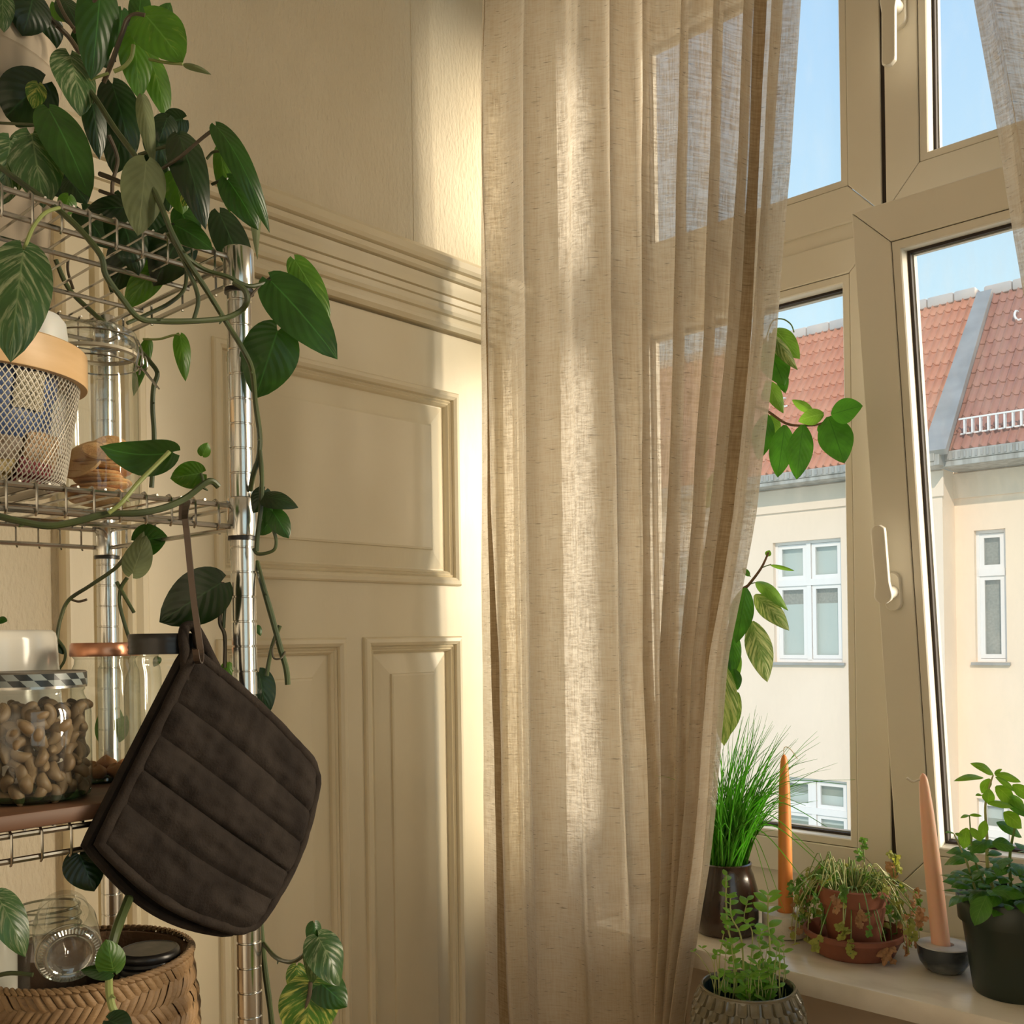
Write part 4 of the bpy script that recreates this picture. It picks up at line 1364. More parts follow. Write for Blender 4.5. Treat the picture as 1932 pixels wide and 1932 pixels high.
def sprouts():
    c = at(1411, 1860, 1.50)
    rimz = c.z
    H = 0.150
    base = Vector((c.x, c.y, rimz - H))
    st = thing('plant_stool', (base.x, base.y, 0), 'small dark wooden stool under the scale-patterned planter', 'stool')
    m = MB(); m.lathe([(0, base.z - 0.03), (0.135, base.z - 0.03), (0.14, base.z - 0.025), (0.14, base.z - 0.004), (0.136, base.z), (0, base.z)], (base.x, base.y, 0), 40); m.build('seat', MT['stool_wood'], st)
    for k in range(3):
        q = k * 2 * PI / 3 + .4
        m = MB(); m.tube([(base.x + .10 * math.cos(q), base.y + .10 * math.sin(q), base.z - .03), (base.x + .15 * math.cos(q), base.y + .15 * math.sin(q), 0.0)], [0.015, 0.011], 10); m.build('leg', MT['stool_wood'], st)
    o = thing('planter', base, 'rounded ceramic planter covered in glossy overlapping scales, with young leafy sprouts', 'potted plant')
    body = [(0.0, 0.0), (0.055, 0.0), (0.062, 0.006), (0.078, 0.045), (0.083, 0.080), (0.080, 0.112), (0.0735, 0.136), (0.0705, 0.146), (0.0700, 0.150), (0.0665, 0.1505), (0.0650, 0.146)]
    m = MB(); m.lathe(body, base, 56); m.build('body', MT['celadon'], o)
    m = MB(); m.lathe([(0.0652, 0.147), (0.066, 0.12), (0.067, 0.09), (0.0, 0.088)], base, 40); m.build('inside', MT['teal_inside'], o)
    # one scale: a tongue, raised rim, hollow centre
    sm = MB()

    def sc(u, v):
        x = (u - .5) * 2
        wv = 1.0 if v < 0.66 else math.sqrt(max(0, 1 - ((v - 0.66) / 0.34) ** 2))
        e_ = max(abs(x), (v - .3) / .7 if v > .3 else 0)
        hgt = 0.0018 + 0.0040 * v - 0.0024 * max(0, 1 - (e_ / 0.70) ** 4)
        if e_ > 0.88: hgt -= 0.006 * (e_ - .88) / .12
        return Vector((x * 0.0082 * wv, -hgt, 0.009 - 0.0205 * v))
    sm.grid(sc, 10, 10)
    t = sm.build('scale', MT['celadon']); me = t.data; bpy.data.objects.remove(t)

    def rad(z):
        for i in range(len(body) - 1):
            (r0, z0), (r1, z1) = body[i], body[i + 1]
            if z0 <= z <= z1 and z1 > z0: return r0 + (r1 - r0) * (z - z0) / (z1 - z0), math.atan2(r0 - r1, z1 - z0)
        return 0.07, 0
    for j in range(9):
        z = 0.1385 - j * 0.0138
        r, tilt = rad(z)
        n = 27
        for k in range(n):
            q = 2 * PI * (k + 0.5 * (j % 2)) / n
            s = r / 0.076
            ob = link_mesh('scale', me, o, (r * math.cos(q) * 1.0, r * math.sin(q), z), scale=(s, 1, 1))
            ob.rotation_euler = (Matrix.Rotation(q + PI / 2, 3, 'Z') @ Matrix.Rotation(-tilt, 3, 'X')).to_euler()
    m = MB(); m.tube([base + Vector((0.0685 * math.cos(2 * PI * k / 48), 0.0685 * math.sin(2 * PI * k / 48), 0.150)) for k in range(48)], 0.0022, 8, closed=True); m.build('rim', MT['celadon'], o)
    random.seed(21)
    z0 = 1.50

    def sprig(pts, r, pairs, size):
        line = smooth_line(pts, 6)
        m = MB(); m.tube(line, [r * (1 - 0.5 * i / len(line)) for i in range(len(line))], 6)
        s = m.build('sprig', MT['stem_pale'], o)
        n = len(line)
        for k in range(pairs):
            i = max(2, n - 1 - int(k * n * 0.62 / pairs))
            b = line[i]
            a = random.uniform(0, PI)
            for sg in (0, PI):
                d = Vector((math.cos(a + sg), math.sin(a + sg), random.uniform(0.1, 0.7))).normalized()
                L = size * random.uniform(0.7, 1.2) * (0.75 if k == 0 else 1)
                leaf(s, MT['sprout'], b, b + d * L, L * random.uniform(.5, .62), UP + (CAM - b).normalized() * .6, fold=0.2, curl=0.12, res=(4, 6))
    soil = base.z + 0.092

    def root(px):
        g = at(px, 1880, z0); return Vector((g.x + random.uniform(-.01, .01), g.y + random.uniform(-.02, .02), soil))
    for tops, rp, r, pr, sz in (
            ([(1388, 1820), (1372, 1740), (1370, 1652)], 1390, 0.0020, 9, 0.019), ([(1452, 1800), (1449, 1740), (1449, 1688)], 1440, 0.0018, 5, 0.024), ([(1420, 1770), (1404, 1735), (1411, 1698)], 1415, 0.0013, 5, 0.018),
            ([(1400, 1780), (1380, 1730), (1378, 1690)], 1402, 0.0017, 7, 0.019), ([(1344, 1850), (1322, 1808), (1308, 1795)], 1352, 0.0009, 1, 0.012), ([(1348, 1830), (1337, 1800), (1324, 1788)], 1356, 0.0008, 1, 0.012),
            ([(1357, 1820), (1362, 1780), (1365, 1762)], 1350, 0.0014, 1, 0.010), ([(1480, 1820), (1472, 1810), (1474, 1806)], 1470, 0.0009, 1, 0.012), ([(1440, 1820), (1432, 1780), (1436, 1758)], 1436, 0.0013, 4, 0.018)):
        sprig([root(rp)] + [at(a, b, z0 + random.uniform(-.02, .02)) for a, b in tops], r, pr, sz)
    for i in range(26):
        x = random.uniform(1345, 1482); y = random.uniform(1770, 1850)
        b = root(1345 + (x - 1345) * 0.95)
        t = at(x, y, z0 + random.uniform(-.04, .04))
        sprig([b, b.lerp(t, .5) + RGT * random.uniform(-.006, .006), t], 0.0011, random.choice((1, 2, 2, 3)), 0.019)
    for i in range(16):
        x = random.uniform(1350, 1470); y = random.uniform(1815, 1870)
        b = root(x)
        t = at(x, y, z0 + random.uniform(-.03, .03))
        sprig([b, b.lerp(t, .5), t], 0.0012, 2, 0.027)


sprouts()
# ================================================================== wire shelf
SX0, SX1, SY0, SY1 = 0.315, 0.62, -1.88, -1.080
TIERS = [1.843, 1.588, 1.284, 0.970]


def wire_shelf():
    o = thing('wire_shelf', (0.47, -1.48, 0), 'chrome wire shelving unit with grooved round posts', 'shelf')
    ch, cp = MT['chrome'], MT['chrome_pole']
    # grooved post
    prof = [(0.0, 0.0), (0.0127, 0.0)]
    z = 0.02
    while z < 1.82:
        prof += [(0.0127, z), (0.0117, z + 0.0009), (0.0117, z + 0.0016), (0.0127, z + 0.0025)]
        z += 0.0254
    prof += [(0.0127, 1.852), (0.0118, 1.8545), (0.0, 1.855)]
    m = MB(); m.lathe(prof, (SX1, SY1, 0), 28)
    p0 = m.build('post', cp, o, origin=(SX1, SY1, 0))
    for x, y in ((SX0, SY1), (SX1, SY0), (SX0, SY0)):
        c = p0.copy(); COL.objects.link(c); c.location = Vector((x, y, 0)) - WL[o.name]
    for zt in TIERS:
        zl = zt - 0.0215
        m = MB()
        ext = 0.010
        for zz, r in ((zt, 0.0027), (zl, 0.0027)):
            for x in (SX0, SX1):
                m.tube([(x, SY0 + ext, zz), (x, SY1 - ext, zz)], r, 8)
            for y in (SY0, SY1):
                m.tube([(SX0 + ext, y, zz), (SX1 - ext, y, zz)], r, 8)
        for x in (SX0 + 0.10, SX0 + 0.205):
            m.tube([(x, SY0, zt - 0.005), (x, SY1, zt - 0.005)], 0.0026, 8)
        t = m.build('wire_tier', ch, o)
        # trusses: little uprights between the two rails
        m = MB()
        y = SY1 - 0.030
        while y > -1.60:
            for x, s in ((SX1, 1), (SX0, -1)):
                m.tube([(x - s * .006, y, zt + 0.0035), (x, y, zt + 0.0045), (x + s * .0042, y, zt + .001), (x + s * 0.0042, y, zl - 0.001), (x + s * .001, y, zl - 0.0042)], 0.0012, 5)
            y -= 0.0255
        x = SX0 + 0.045
        while x < SX1 - 0.02:
            m.tube([(x, SY1 + 0.0035, zt + .003), (x, SY1 + 0.0035, zl - .003)], 0.0015, 5)
            x += 0.07
        m.build('truss_wires', ch, t, kind='stuff')
        m = MB()
        y = SY1 - 0.017
        while y > SY0:
            m.tube([(SX0, y, zt + 0.0035), (SX1, y, zt + 0.0035)], 0.0013, 5)
            y -= 0.0255
        m.build('deck_wires', ch, t, kind='stuff')
        for x, y in ((SX1, SY1), (SX0, SY1), (SX1, SY0), (SX0, SY0)):
            top = zt == TIERS[0]
            m = MB()
            zz1 = zt + (0.009 if not top else 0.0115)
            m.lathe([(0.0126, zz1), (0.0148, zz1 - 0.0006), (0.0156, zz1 - 0.002), (0.0160, zl - 0.008), (0.0156, zl - 0.0095), (0.0126, zl - 0.010)], (x, y, 0), 28)
            cl = m.build('collar', cp, t)
            m = MB(); m.lathe([(0.0127, zl - 0.0098), (0.0148, zl - 0.0100), (0.0150, zl - 0.0135), (0.0127, zl - 0.0140)], (x, y, 0), 24)
            m.build('clip_ring', MT['black_plastic'], t)


wire_shelf()

# ------------------------------------------------------------------ jars and boxes on the shelf
MT['jar'] = glass_mat('jar_glass', (0.955, 0.965, 0.945), (0.30, 0.34, 0.24), gloss=0.95, base_refl=0.06, dirt_haze=0.05)  # diffuse share paints a milky haze into the clear jar glass
MT['jar_thick'] = glass_mat('thick_jar_glass', (0.96, 0.97, 0.95), (0.20, 0.25, 0.16), gloss=0.95, base_refl=0.13, dirt_haze=0.10)
MT['glass_rim'] = glass_mat('glass_rim', (0.80, 0.84, 0.78), (0.25, 0.30, 0.20), gloss=1.0, rough=0.08, base_refl=0.35, dirt_haze=0.15)
MT['green_base'] = glass_mat('green_glass_base', (0.35, 0.55, 0.40), (0.05, 0.12, 0.07), gloss=0.9, base_refl=0.08)
MT['seal'] = pbr('pale_rubber_seal', (0.55, 0.48, 0.36), 0.6)
MT['copper'] = pbr('copper_lid', (0.62, 0.30, 0.18), 0.28, metal=0.85, var=(0.52, 0.24, 0.14), vscale=30)
MT['black_lid'] = pbr('black_lacquered_lid', (0.012, 0.010, 0.009), 0.32)
MT['grey_lid_top'] = pbr('worn_dark_lid_top', (0.16, 0.14, 0.11), 0.45, var=(0.09, 0.08, 0.065), vscale=60, detail=8)
MT['dark_jar'] = pbr('dark_filled_jar', (0.022, 0.014, 0.009), 0.14, coat=0.6)
MT['cracker'] = pbr('baked_cracker', (0.74, 0.46, 0.20), 0.8, var=(0.58, 0.30, 0.11), vscale=22, bump=0.5, bscale=160)
MT['cashew'] = pbr('cashew_nut', (0.22, 0.150, 0.078), 0.55, var=(0.155, 0.100, 0.048), vscale=60, bump=0.1, bscale=200)
MT['apricot'] = pbr('dried_apricot', (0.42, 0.19, 0.06), 0.6, var=(0.34, 0.14, 0.05), vscale=50)
MT['bent_wood'] = pbr('bent_birch_band', (0.66, 0.44, 0.23), 0.45, var=(0.60, 0.39, 0.19), vscale=9, vstretch=(1, 1, 9), bump=0.05, bscale=80)
MT['white_mesh'] = pbr('pale_mesh_wire', (0.52, 0.48, 0.40), 0.45, metal=0.3)
MT['milky'] = pbr('milky_plastic', (0.72, 0.72, 0.68), 0.45, sss=0.2)
MT['ceramic_white'] = pbr('white_ceramic', (0.74, 0.70, 0.61), 0.18, coat=0.3)
MT['board_wood'] = pbr('reddish_board', (0.13, 0.060, 0.028), 0.55, var=(0.095, 0.042, 0.02), vscale=5, vstretch=(10, 1, 1))
MT['blue_bag'] = pbr('blue_foil', (0.045, 0.085, 0.22), 0.35, var=(0.09, 0.14, 0.30), vscale=12)
MT['paper_bag'] = pbr('cream_paper', (0.52, 0.46, 0.33), 0.7, var=(0.46, 0.41, 0.30), vscale=8)
MT['brown_bag'] = pbr('brown_foil', (0.20, 0.13, 0.07), 0.45, var=(0.10, 0.065, 0.04), vscale=14)
MT['tan_bag'] = pbr('tan_packet', (0.46, 0.29, 0.15), 0.5, var=(0.36, 0.22, 0.11), vscale=14)
MT['red_bag'] = pbr('dark_red_foil', (0.26, 0.035, 0.040), 0.4, var=(0.16, 0.02, 0.03), vscale=16)
MT['ochre_bag'] = pbr('ochre_packet', (0.40, 0.30, 0.11), 0.5)
MT['seagrass'] = pbr('seagrass', (0.27, 0.165, 0.075), 0.65, var=(0.17, 0.098, 0.042), vscale=22, bump=0.25, bscale=120, bstretch=(1, 1, 4))
MT['seagrass_in'] = pbr('seagrass_inside', (0.16, 0.085, 0.040), 0.8, bump=0.5, bscale=120)
MT['mitt'] = pbr('charcoal_brown_cotton', (0.014, 0.0105, 0.0085), 0.92, spec=0.15, var=(0.027, 0.021, 0.017), vscale=28, bump=0.25, bscale=420, detail=8)
MT['mitt_edge'] = pbr('charcoal_binding', (0.017, 0.0125, 0.010), 0.9, spec=0.15, var=(0.030, 0.023, 0.018), vscale=40, bump=0.25, bscale=420)


def checker_mat():
    m, nt, out = new_mat('checkered_lid')
    L = nt.links.new
    uv = nd(nt, 'UVMap')
    mp = nd(nt, 'Mapping', i_Scale=(26, 2, 1))
    L(uv.outputs[0], mp.inputs[0])
    sp = nd(nt, 'SeparateXYZ'); L(mp.outputs[0], sp.inputs[0])
    sk = nd(nt, 'Math', operation='MULTIPLY_ADD', i_1=0.5); L(sp.outputs[1], sk.inputs[0]); L(sp.outputs[0], sk.inputs[2])
    cm = nd(nt, 'CombineXYZ'); L(sk.outputs[0], cm.inputs[0]); L(sp.outputs[1], cm.inputs[1])
    ck = nd(nt, 'TexChecker', i_Scale=1.0)
    ck.inputs[1].default_value = (0.015, 0.020, 0.022, 1); ck.inputs[2].default_value = (0.22, 0.25, 0.24, 1)
    L(cm.outputs[0], ck.inputs[0])
    b = nd(nt, 'BsdfPrincipled', i_Roughness=0.3); L(ck.outputs[0], b.inputs[0]); L(b.outputs[0], out.inputs[0])
    return m


MT['checker'] = checker_mat()


def fl(px, y, z, floor):
    """Foot of a thing that stands at depth z under pixel column px, on a surface of height floor."""
    p = at(px, y, z); return Vector((p.x, p.y, floor))


DECK = [t + 0.005 for t in TIERS]
BOARD = TIERS[2] + 0.005 + 0.015


def cracker_jar():
    p = fl(184, 800, 1.085, DECK[1])
    o = thing('clip_top_jar', p, 'tall clear clip-top jar holding round crackers, on the wire shelf', 'jar')
    m = MB(); m.lathe([(0, 0.003), (0.034, 0.001), (0.040, 0.004), (0.0425, 0.012), (0.0425, 0.142), (0.0415, 0.150), (0.039, 0.156), (0.0385, 0.160), (0.0415, 0.163), (0.0420, 0.167), (0.0395, 0.169)], p, 56); m.build('glass_body', MT['jar'], o)
    m = MB(); m.lathe([(0.0395, 0.169), (0.0425, 0.170), (0.0425, 0.173), (0.0395, 0.174)], p, 48); m.build('seal_ring', MT['seal'], o)
    m = MB(); m.lathe([(0.0400, 0.174), (0.0420, 0.176), (0.0425, 0.184), (0.0415, 0.187), (0.0425, 0.190), (0.041, 0.195), (0.036, 0.198), (0.02, 0.1985), (0, 0.1985)], p, 56); m.build('glass_lid', MT['jar_thick'], o)
    m = MB()
    R_ = RGT * 0.043
    m.tube([p + Vector((0.0432 * math.cos(2 * PI * k / 40), 0.0432 * math.sin(2 * PI * k / 40), 0.160)) for k in range(40)], 0.0009, 5, closed=True)
    m.tube([p + Vector((0.0430 * math.cos(2 * PI * k / 40), 0.0430 * math.sin(2 * PI * k / 40), 0.1875)) for k in range(40)], 0.0009, 5, closed=True)
    e0 = p + R_ + UP * 0.160
    for s in (-.006, .006):
        f = FWD * s
        m.tube(smooth_line([e0 + f + UP * 0.028, e0 + f + RGT * 0.005 + UP * 0.014, e0 + f + RGT * 0.003 - UP * 0.004, e0 + f + RGT * 0.010 - UP * 0.002, e0 + f + RGT * 0.007 + UP * 0.010, e0 + f + RGT * .001 - UP * .010]), 0.001, 5)
        m.tube([e0 + f + RGT * 0.008 - UP * 0.006, e0 + f * .5 + RGT * 0.024 - UP * 0.027], 0.001, 5)
    m.build('wire_clasp', MT['chrome'], o)
    random.seed(3)
    # crackers: a leaning run, then a loose heap on top
    def cracker(c, n, r):
        n = Vector(n).normalized(); a = n.orthogonal().normalized(); b = n.cross(a)
        m = MB()
        prof = [(0.0, -.0023), (0.80, -.0022), (0.96, -.0014), (1.0, 0.0), (0.96, 0.0014), (0.8, 0.0021), (0.4, 0.0024), (0.0, 0.0024)]
        m.grid(lambda u, v: c + (a * math.cos(2 * PI * u) + b * math.sin(2 * PI * u)) * (r * prof[int(round(v * 7))][0] * (1 + 0.025 * math.sin(22 * 2 * PI * u) * (1 if 2 < v * 7 < 5 else 0))) + n * (prof[int(round(v * 7))][1] + 0.0010 * math.cos(4 * PI * u) * prof[int(round(v * 7))][0]), 44, 7, cu=True)
        q = m.build('cracker', MT['cracker'], None, origin=c)
        tag(q, 'round golden-brown cracker lying in the clip-top jar', 'cracker', 'crackers in the clip-top jar')
    z = 0.008
    for i in range(9):
        d = Vector((random.uniform(-.006, .006), random.uniform(-.006, .006), 0))
        cracker(p + d + UP * (z + 0.004), (random.uniform(-.10, .10) - 0.06, random.uniform(-.10, .10), 1), 0.030)
        z += 0.0048
    tl = -RGT * 0.012 - FWD * 0.010
    for i in range(4):
        cracker(p - RGT * (0.012 - .001 * i) - FWD * (0.004 + 0.0048 * i) + UP * (z + 0.008 - i * 0.0035), (-FWD * 1.0 - RGT * (.15 + .05 * i) + UP * (0.75 + .12 * i)), 0.024)
    for i in range(3):
        cracker(p + RGT * (0.013 - .001 * i) - FWD * (0.004 * i) + UP * (z + 0.004 + i * 0.0046), (RGT * (.30 - .05 * i) - FWD * (.35 + .1 * i) + UP), 0.024)
    for i in range(2):
        cracker(p + FWD * (0.014 + .004 * i) + RGT * .006 + UP * (z + 0.014), (-FWD * 1.0 + RGT * .2 + UP * .35), 0.023)


cracker_jar()


def pillow(par, nm, mat, c, ax, ay, th, n=(12, 12), seed=0, crush=0.006):
    """A soft packet: c centre, ax and ay half extents as vectors."""
    az = ax.cross(ay).normalized()
    m = MB()

    def fn(sgn):
        def f(u, v):
            x, y = 2 * u - 1, 2 * v - 1
            h = th * (max(0, 1 - abs(x) ** 2.6) * max(0, 1 - abs(y) ** 2.6)) ** 0.55
            p = c + ax * x + ay * y + az * (sgn * h)
            return p + az * (sgn * crush * noise.noise(p * 45 + Vector((seed, 0, 0))) * (1 - max(abs(x), abs(y)) ** 4)) + ax * (0.05 * noise.noise(p * 30) * abs(y))
        return f
    m.grid(fn(1), *n); m.grid(fn(-1), *n)
    return m.build(nm, mat, par)


def mesh_bin():
    p = fl(-49, 750, 0.95, DECK[1])
    o = thing('mesh_bin', p, 'pale wire-mesh bin with a bent wooden rim, filled with packets', 'basket')
    R0, R1, H = 0.077, 0.0955, 0.118
    m = MB()
    N = 100
    for s in (1, -1):
        for k in range(N):
            pts = []
            for i in range(13):
                v = i / 12
                q = 2 * PI * k / N + s * v * 0.95
                vv = v
                if v < 0.08: r = R0 - 0.010 * (1 - v / 0.08) ** 2
                else: r = R0 + (R1 - R0) * v
                pts.append(p + Vector((r * math.cos(q), r * math.sin(q), 0.003 + H * vv)))
            m.tube(pts, 0.00065, 4, caps=False)
    m.build('wire_mesh', MT['white_mesh'], o, kind='stuff')
    m = MB(); m.lathe([(R0 - 0.010, 0.002), (R0 - 0.02, 0.001), (0, 0.001)], p, 40); m.build('base', MT['white_mesh'], o)
    m = MB()
    z0 = H - 0.012
    m.lathe([(R1 - 0.003, z0), (R1 + 0.0045, z0), (R1 + 0.0050, z0 + 0.001), (R1 + 0.0050, z0 + 0.032), (R1 + 0.0035, z0 + 0.0335), (R1 - 0.002, z0 + 0.0325), (R1 - 0.003, z0 + .031), (R1 - 0.003, z0)], p, 72)
    m.build('wooden_rim', MT['bent_wood'], o)

    face = math.atan2((CAM - p).y, (CAM - p).x)

    def pk(lab, mat, a0, a1, z0, z1, inset, th, seed):
        """A soft packet lying against the inside of the mesh; angles run from the room side towards the right."""
        am, ah, zm, zh = math.radians(a0 + a1) / 2, math.radians(a1 - a0) / 2, (z0 + z1) / 2, (z1 - z0) / 2
        m = MB()

        def f(sgn):
            def fn(u, v):
                x, y = 2 * u - 1, 2 * v - 1
                k = max(0, 1 - abs(x) ** 3) ** .5 * max(0, 1 - abs(y) ** 3) ** .5
                wob = 0.12 * noise.noise(Vector((x * 1.6 + seed, y * 1.6, 2)))
                z = zm + zh * (y + wob * abs(y))
                q = face + am + ah * (x + wob * abs(x))
                R = R0 - 0.002 + (R1 - R0) * max(0, z - p.z) / H
                if z - p.z < 0.012: R -= 0.008
                r = R - inset - th * (1 - sgn * k * 0.8) + 0.0022 * noise.noise(Vector((x * 3, y * 3, seed))) * k
                return Vector((p.x + r * math.cos(q), p.y + r * math.sin(q), z))
            return fn
        m.grid(f(1), 14, 14); m.grid(f(-1), 14, 14)
        q = m.build('snack_packet', mat, None, origin=p + Vector((0.05 * math.cos(face + am), 0.05 * math.sin(face + am), zm - p.z)))
        tag(q, lab, 'packet')
    pk('blue foil packet pressed against the mesh bin, upper half', MT['blue_bag'], -20, 60, 1.640, 1.704, 0.004, 0.006, 1)
    pk('brown packet in the mesh bin below the blue one', MT['brown_bag'], -25, 62, 1.604, 1.650, 0.010, 0.006, 2)
    pk('tan packet in the mesh bin above the dark red one', MT['tan_bag'], 34, 72, 1.616, 1.648, 0.003, 0.005, 3)
    pk('dark red packet at the bottom of the mesh bin', MT['red_bag'], 30, 66, 1.597, 1.622, 0.003, 0.005, 4)
    pk('ochre packet low in the mesh bin at the picture edge', MT['ochre_bag'], 0, 26, 1.597, 1.618, 0.003, 0.005, 5)
    pk('small cream paper packet tucked before the blue one in the mesh bin', MT['paper_bag'], 22, 42, 1.664, 1.698, 0.0005, 0.0025, 6)
    pk('dark brown filler bag added to darken the middle of the mesh bin', MT['brown_bag'], -40, 105, 1.60, 1.695, 0.024, 0.010, 7)  # filler packet, added so the inside of the bin looks dark
    # milky cup poking out of the bin
    c = at(62, 700, 1.0)
    cu_ = thing('plastic_cup', (c.x, c.y, p.z + 0.045), 'milky white plastic cup sticking up out of the mesh bin', 'cup')
    m = MB(); b = Vector((c.x, c.y, p.z + 0.045)); m.lathe([(0, 0.0), (0.026, 0), (0.028, 0.003), (0.033, 0.122), (0.0315, 0.135), (0.026, 0.142), (0.0, 0.143)], b, 36); m.build('cup_body', MT['milky'], cu_)


mesh_bin()


def glass_jar(nm, lab, p, prof, lid=None, lidmat=None, base=None, cat='jar', group=None, n=48, gm='jar'):
    o = thing(nm, p, lab, cat, group)
    m = MB(); m.lathe(prof, p, n); m.build('glass_body', MT[gm], o)
    if base:
        m = MB(); m.lathe(base, p, n); m.build('thick_base', MT['green_base'], o)
    if lid:
        m = MB(); m.grid(lambda u, v: p + Vector((lid[int(round(v * (len(lid) - 1)))][0] * math.cos(2 * PI * u), lid[int(round(v * (len(lid) - 1)))][0] * math.sin(2 * PI * u), lid[int(round(v * (len(lid) - 1)))][1])), n, len(lid) - 1, cu=True)
        m.build('lid', MT[lidmat], o)
    return o


def cashew_mesh():
    m = MB()
    k = 14
    pts, rs = [], []
    for i in range(k + 1):
        t = i / k
        a = -1.25 + 2.5 * t
        pts.append(Vector((0.0088 * math.sin(a), 0, 0.0088 * (1 - math.cos(a)) - 0.003)))
        rs.append(0.0053 * math.sin(PI * (0.015 + 0.97 * t)) ** 0.5 * (1.12 - 0.25 * t))
    m.tube(pts, rs, 10)
    o = m.build('cashew', MT['cashew']); me = o.data; bpy.data.objects.remove(o)
    return me


def third_tier():
    # board
    b = thing('cutting_board', (0.47, -1.36, DECK[2]), 'reddish wooden board lying across the wire shelf under the nut jar', 'board')
    m = MB(); m.box((0.325, -1.62, DECK[2]), (0.628, -1.105, BOARD - 0.0003), 0.003); m.build('slab', MT['board_wood'], b)
    # cashew jar
    p = fl(64, 1400, 0.935, BOARD)
    j = glass_jar('storage_jar', 'squat glass jar of cashew nuts with a checkered lid', p,
                  [(0, 0.004), (0.040, 0.002), (0.0475, 0.004), (0.0505, 0.012), (0.0505, 0.080), (0.0490, 0.088), (0.0445, 0.096), (0.0435, 0.100), (0.0450, 0.102), (0.0450, 0.104)],
                  base=[(0.0, 0.0015), (0.042, 0.0005), (0.0485, 0.003), (0.0495, 0.007), (0.046, 0.008)], n=56)
    m = MB(); m.lathe([(0.0455, 0.1045), (0.0470, 0.1042), (0.0470, 0.107)], p, 48); m.build('lid_curl', MT['chrome'], j)
    m = MB(); m.grid(lambda u, v: p + Vector((0.0472 * math.cos(2 * PI * u), 0.0472 * math.sin(2 * PI * u), 0.1065 + 0.0115 * v)), 64, 2, uvf=lambda u, v: (u, v)); m.build('lid_band', MT['checker'], j)
    m = MB(); m.lathe([(0.0472, 0.118), (0.0460, 0.1195), (0.042, 0.1190), (0.0, 0.1185)], p, 48); m.build('lid_top', MT['grey_lid_top'], j)
    me = cashew_mesh()
    random.seed(9)
    R = 0.0428
    spots = []
    for lay in range(9):
        z = 0.0105 + lay * 0.0086
        for ringr, n in ((R, 18), (R - 0.012, 13)):
            for k in range(n):
                q = 2 * PI * (k + 0.5 * (lay % 2)) / n + random.uniform(-.1, .1)
                d = Vector((math.cos(q), math.sin(q), 0))
                face = d.dot((CAM - p).normalized())
                if lay < 8 and (face < 0.10 or (ringr < R and face < .5)): continue
                if lay == 8 and random.random() < .25: continue
                spots.append(p + d * (ringr + random.uniform(-.002, .001)) + UP * (z + random.uniform(-.002, .002) + (0.004 * random.random() if lay == 8 else 0)))
        if lay == 8:
            for k in range(10):
                q = random.uniform(0, 2 * PI); spots.append(p + Vector((math.cos(q), math.sin(q), 0)) * random.uniform(0, .022) + UP * (z + random.uniform(0, .004)))
    for s in spots:
        o = link_mesh('cashew', me, None, s, rot=(random.uniform(0, 6.28), random.uniform(0, 6.28), random.uniform(0, 6.28)), scale=(random.uniform(.92, 1.18),) * 3)
        tag(o, 'curved beige cashew nut in the checkered-lid jar', 'nut', 'cashews in the jar')
    # upturned white pot
    p = fl(-2, 1300, 1.06, BOARD)
    o = thing('white_pot', p, 'plain white ceramic pot behind the jar of cashews', 'pot')
    m = MB(); m.lathe([(0.062, 0.0), (0.0635, 0.001), (0.0655, 0.012), (0.0650, 0.020), (0.0575, 0.150), (0.0560, 0.157), (0.0520, 0.160), (0.0, 0.160), ], p, 56); m.build('body', MT['ceramic_white'], o)
    # two preserving jars with copper lids
    prof = [(0, 0.003), (0.030, 0.001), (0.0335, 0.004), (0.0345, 0.012), (0.0345, 0.105), (0.0335, 0.116), (0.0305, 0.123), (0.0300, 0.128), (0.0320, 0.130), (0.0320, 0.132)]
    lid = [(0.0320, 0.1315), (0.0345, 0.1312), (0.0350, 0.133), (0.0345, 0.1435), (0.0330, 0.1455), (0.0, 0.1455)]
    bs = [(0, 0.001), (0.030, 0.0005), (0.034, 0.003), (0.0335, 0.006)]
    pf = fl(200, 1350, 1.055, BOARD)
    glass_jar('preserving_jar', 'clear jar with a copper lid and a few dried apricots inside', pf, prof, lid, 'copper', bs)
    pg = fl(246, 1350, 1.145, BOARD)
    glass_jar('preserving_jar', 'empty clear jar with a copper lid, half hidden behind the other copper-lidded jar', pg, prof, lid, 'copper', bs)
    random.seed(2)
    for k in range(8):
        q = k * 2 * PI / 7
        c = pf + Vector((0.021 * math.cos(q), 0.021 * math.sin(q), 0.011)) if k < 7 else pf + UP * 0.018
        m = MB()
        m.grid(lambda u, v: c + Vector((0.0115 * math.cos(2 * PI * u) * math.sin(PI * v), 0.0105 * math.sin(2 * PI * u) * math.sin(PI * v), 0.007 * math.cos(PI * v) * (1 + .3 * math.cos(4 * PI * u + k)))), 12, 7, cu=True)
        a = m.build('dried_apricot', MT['apricot'], None, origin=c)
        tag(a, 'wrinkled brown dried apricot at the bottom of the copper-lidded jar', 'fruit', 'dried apricots in the jar')
    # wide jar with a black screw lid
    ph = fl(316, 1300, 0.985, BOARD)
    j = glass_jar('storage_jar', 'wide clear jar with a black screw lid, behind the hanging pot holder', ph,
                  [(0, 0.003), (0.036, 0.001), (0.0395, 0.004), (0.0405, 0.012), (0.0405, 0.098), (0.0385, 0.112), (0.0355, 0.119), (0.0350, 0.124), (0.0362, 0.126), (0.0362, 0.130), (0.0345, 0.132), (0.0345, 0.146)])
